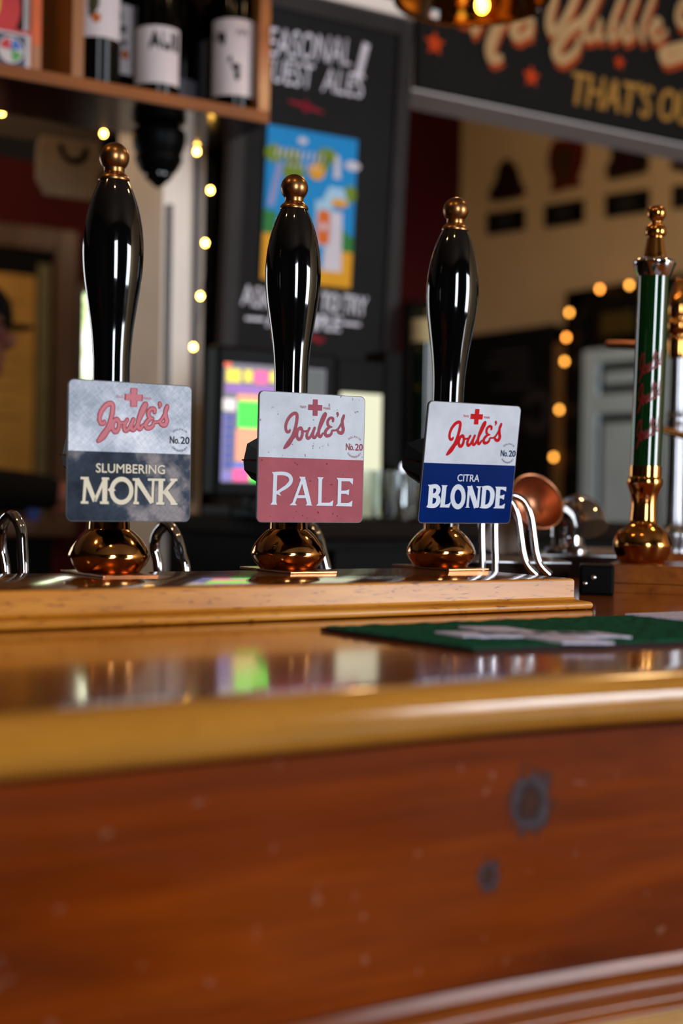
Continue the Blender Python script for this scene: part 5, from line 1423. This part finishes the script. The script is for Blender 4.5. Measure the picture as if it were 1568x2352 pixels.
prism(bm, br, 0.006, lambda u, v, w_: Vector((u, v, hz_ + 0.040 + w_ - (u - 0.10) * 0.22 - v * v * 2.4)))
link('cap_brim', bm, plain('cap_brim', '141210', 0.9), per, 60)
bm = new()
lathe(bm, [(0.0, hz_ - 0.05), (0.05, hz_ - 0.045), (0.084, hz_ - 0.01), (0.092, hz_ + 0.03), (0.06, hz_ + 0.05)], 28, Matrix.Translation((0.020, 0, 0)) @ Matrix.Diagonal((0.95, 0.9, 1, 1)))
link('hair', bm, plain('hair', '3c3230', 0.8), per, 60)

# ================================================================ right wall: plaques and panels
def onw(px, py, off=0.0): return on_x(px, py, XR - off)
def wallshape(name, label, cat, outline, mt, thick, group, inner=None):
    P = [onw(*q) for q in outline]
    c = sum(P, Vector()) / len(P)
    o = Vector((XR, c.y, c.z))
    t = thing(name, label, cat, o, 0, group) if inner else None
    bm = new(); prism(bm, [(p.y - o.y, p.z - o.z) for p in P], thick, lambda u, v, w_: Vector((-w_, u, v)))
    if not inner:
        ob = link(name, bm, mt, None, None, o); return tag(ob, label, cat, group)
    link('plaque_board', bm, mt, t)
    bm = new(); prism(bm, [((p.y - o.y) * 0.72, (p.z - o.z) * 0.76) for p in P], 0.003, lambda u, v, w_: Vector((-thick - w_, u, v))); link('plaque_field', bm, inner, t)
    return t
def curve(pts): return [(x, y) for x, y in smooth_profile(pts + [pts[0]], 4)][:-1]
mm = plain('plaque_maroon', '240a08', 0.5); mr = plain('plaque_red', '5c120c', 0.5); mk = plain('plaque_dark', '1c0e0a', 0.5); mo = plain('plaque_olive', '3c2410', 0.5)
G1 = 'carved plaques on the cream wall'
wallshape('trophy_plaque', 'dark bell-shaped plaque nearest the maroon corner on the cream wall', 'plaque', curve([(1172, 366), (1188, 385), (1196, 415), (1207, 438), (1198, 452), (1168, 458), (1140, 462), (1135, 444), (1150, 415), (1156, 385)]), mm, 0.03, G1, mk)
wallshape('trophy_plaque', 'tall red vase-shaped plaque second from the maroon corner', 'plaque', curve([(1285, 322), (1338, 326), (1344, 350), (1338, 385), (1330, 405), (1334, 425), (1300, 432), (1276, 440), (1280, 415), (1270, 385), (1272, 350)]), mr, 0.03, G1, mo)
wallshape('trophy_plaque', 'wide dark trapezoid plaque third from the maroon corner', 'plaque', [(1412, 340), (1482, 348), (1491, 365), (1488, 394), (1405, 412), (1404, 385), (1416, 365)], mk, 0.03, G1, mm)
wallshape('trophy_plaque', 'dark plaque cut by the right edge of the picture', 'plaque', [(1556, 362), (1622, 372), (1622, 400), (1550, 388)], mk, 0.03, G1, mm)
G2 = 'black name plates on the cream wall'
for (x0, y0, x1, y1, h_), lb_ in zip(((1122, 490, 1206, 478, 50), (1254, 472, 1342, 458, 52), (1394, 448, 1492, 434, 52), (1548, 428, 1640, 414, 52)), ('black name plate under the bell-shaped plaque', 'black name plate under the red vase-shaped plaque', 'black name plate under the trapezoid plaque', 'black name plate cut by the right picture edge')):
    t = wallshape('name_plate', lb_, 'name plate', [(x0, y0), (x1, y1), (x1, y1 + h_), (x0, y0 + h_)], M['black'], 0.012, G2, None)
    c = onw((x0 + x1) / 2, (y0 + y1 + h_) / 2)
    bm = new()
    for k in (-1, 0, 1): box(bm, (-0.0135, -0.05, 0.022 * k - 0.004), (-0.0122, 0.05, 0.022 * k + 0.004))
    link('engraved_lines', bm, plain('engraved', '3a3432', 0.6), t)
# dark framed menu board on the dado, with faint chalk
P = [onw(1068, 776), onw(1290, 757)]
y0_, y1_ = P[0].y, P[1].y
zt4 = onw(1180, 768).z
mb = thing('menu_board', 'large dark menu board on the right wall behind the Citra Blonde pump', 'menu board', (XR - 0.02, y1_, 0.9))
bm = new(); box(bm, (-0.03, 0, 0), (-0.0, y0_ - y1_, zt4 - 0.9 + 0.015), 0.004); link('board', bm, plain('menu_black', '0e0d0d', 0.6), mb)
bm = new()
for px, py, l_ in ((1170, 815, 40), (1165, 840, 50), (1185, 862, 30), (1175, 890, 45)):
    a = onw(px - l_, py, 0.05); b = onw(px + l_, py - 2, 0.05)
    box(bm, (-0.0325, a.y - y1_, a.z - 0.9 - 0.006), (-0.0305, b.y - y1_, a.z - 0.9 + 0.006))
link('faint_words', bm, plain('faint_chalk', '3a3a3c', 0.9), mb)
bm = new(); c = onw(1232, 945, 0.05); ribbon(bm, [(c.y - y1_ + 0.075 * cos(radians(a)), c.z - 0.9 + 0.075 * sin(radians(a)), 0.05) for a in range(0, 361, 20)], lambda u, v: Vector((-0.0315, u, v)), 1, 1); link('round_emblem', bm, plain('emblem_grey', '302a2a', 0.7), mb)
# pale door post between board and door
a = onw(1292, 900); b = onw(1318, 900)
bm = new(); box(bm, (XR - 0.05, b.y, 0), (XR, a.y, onw(1300, 790).z)); structure('trim_4', bm, plain('ochre_paint', '7c5c34', 0.6))
# maroon stretch of the back wall stays; dark low panel there
bm = new(); box(bm, (on_y(930, 700, YB - 0.03).x, YB - 0.03, 0), (XR - 0.02, YB, on_y(1000, 700, YB).z)); structure('trim_5', bm, M['black'])
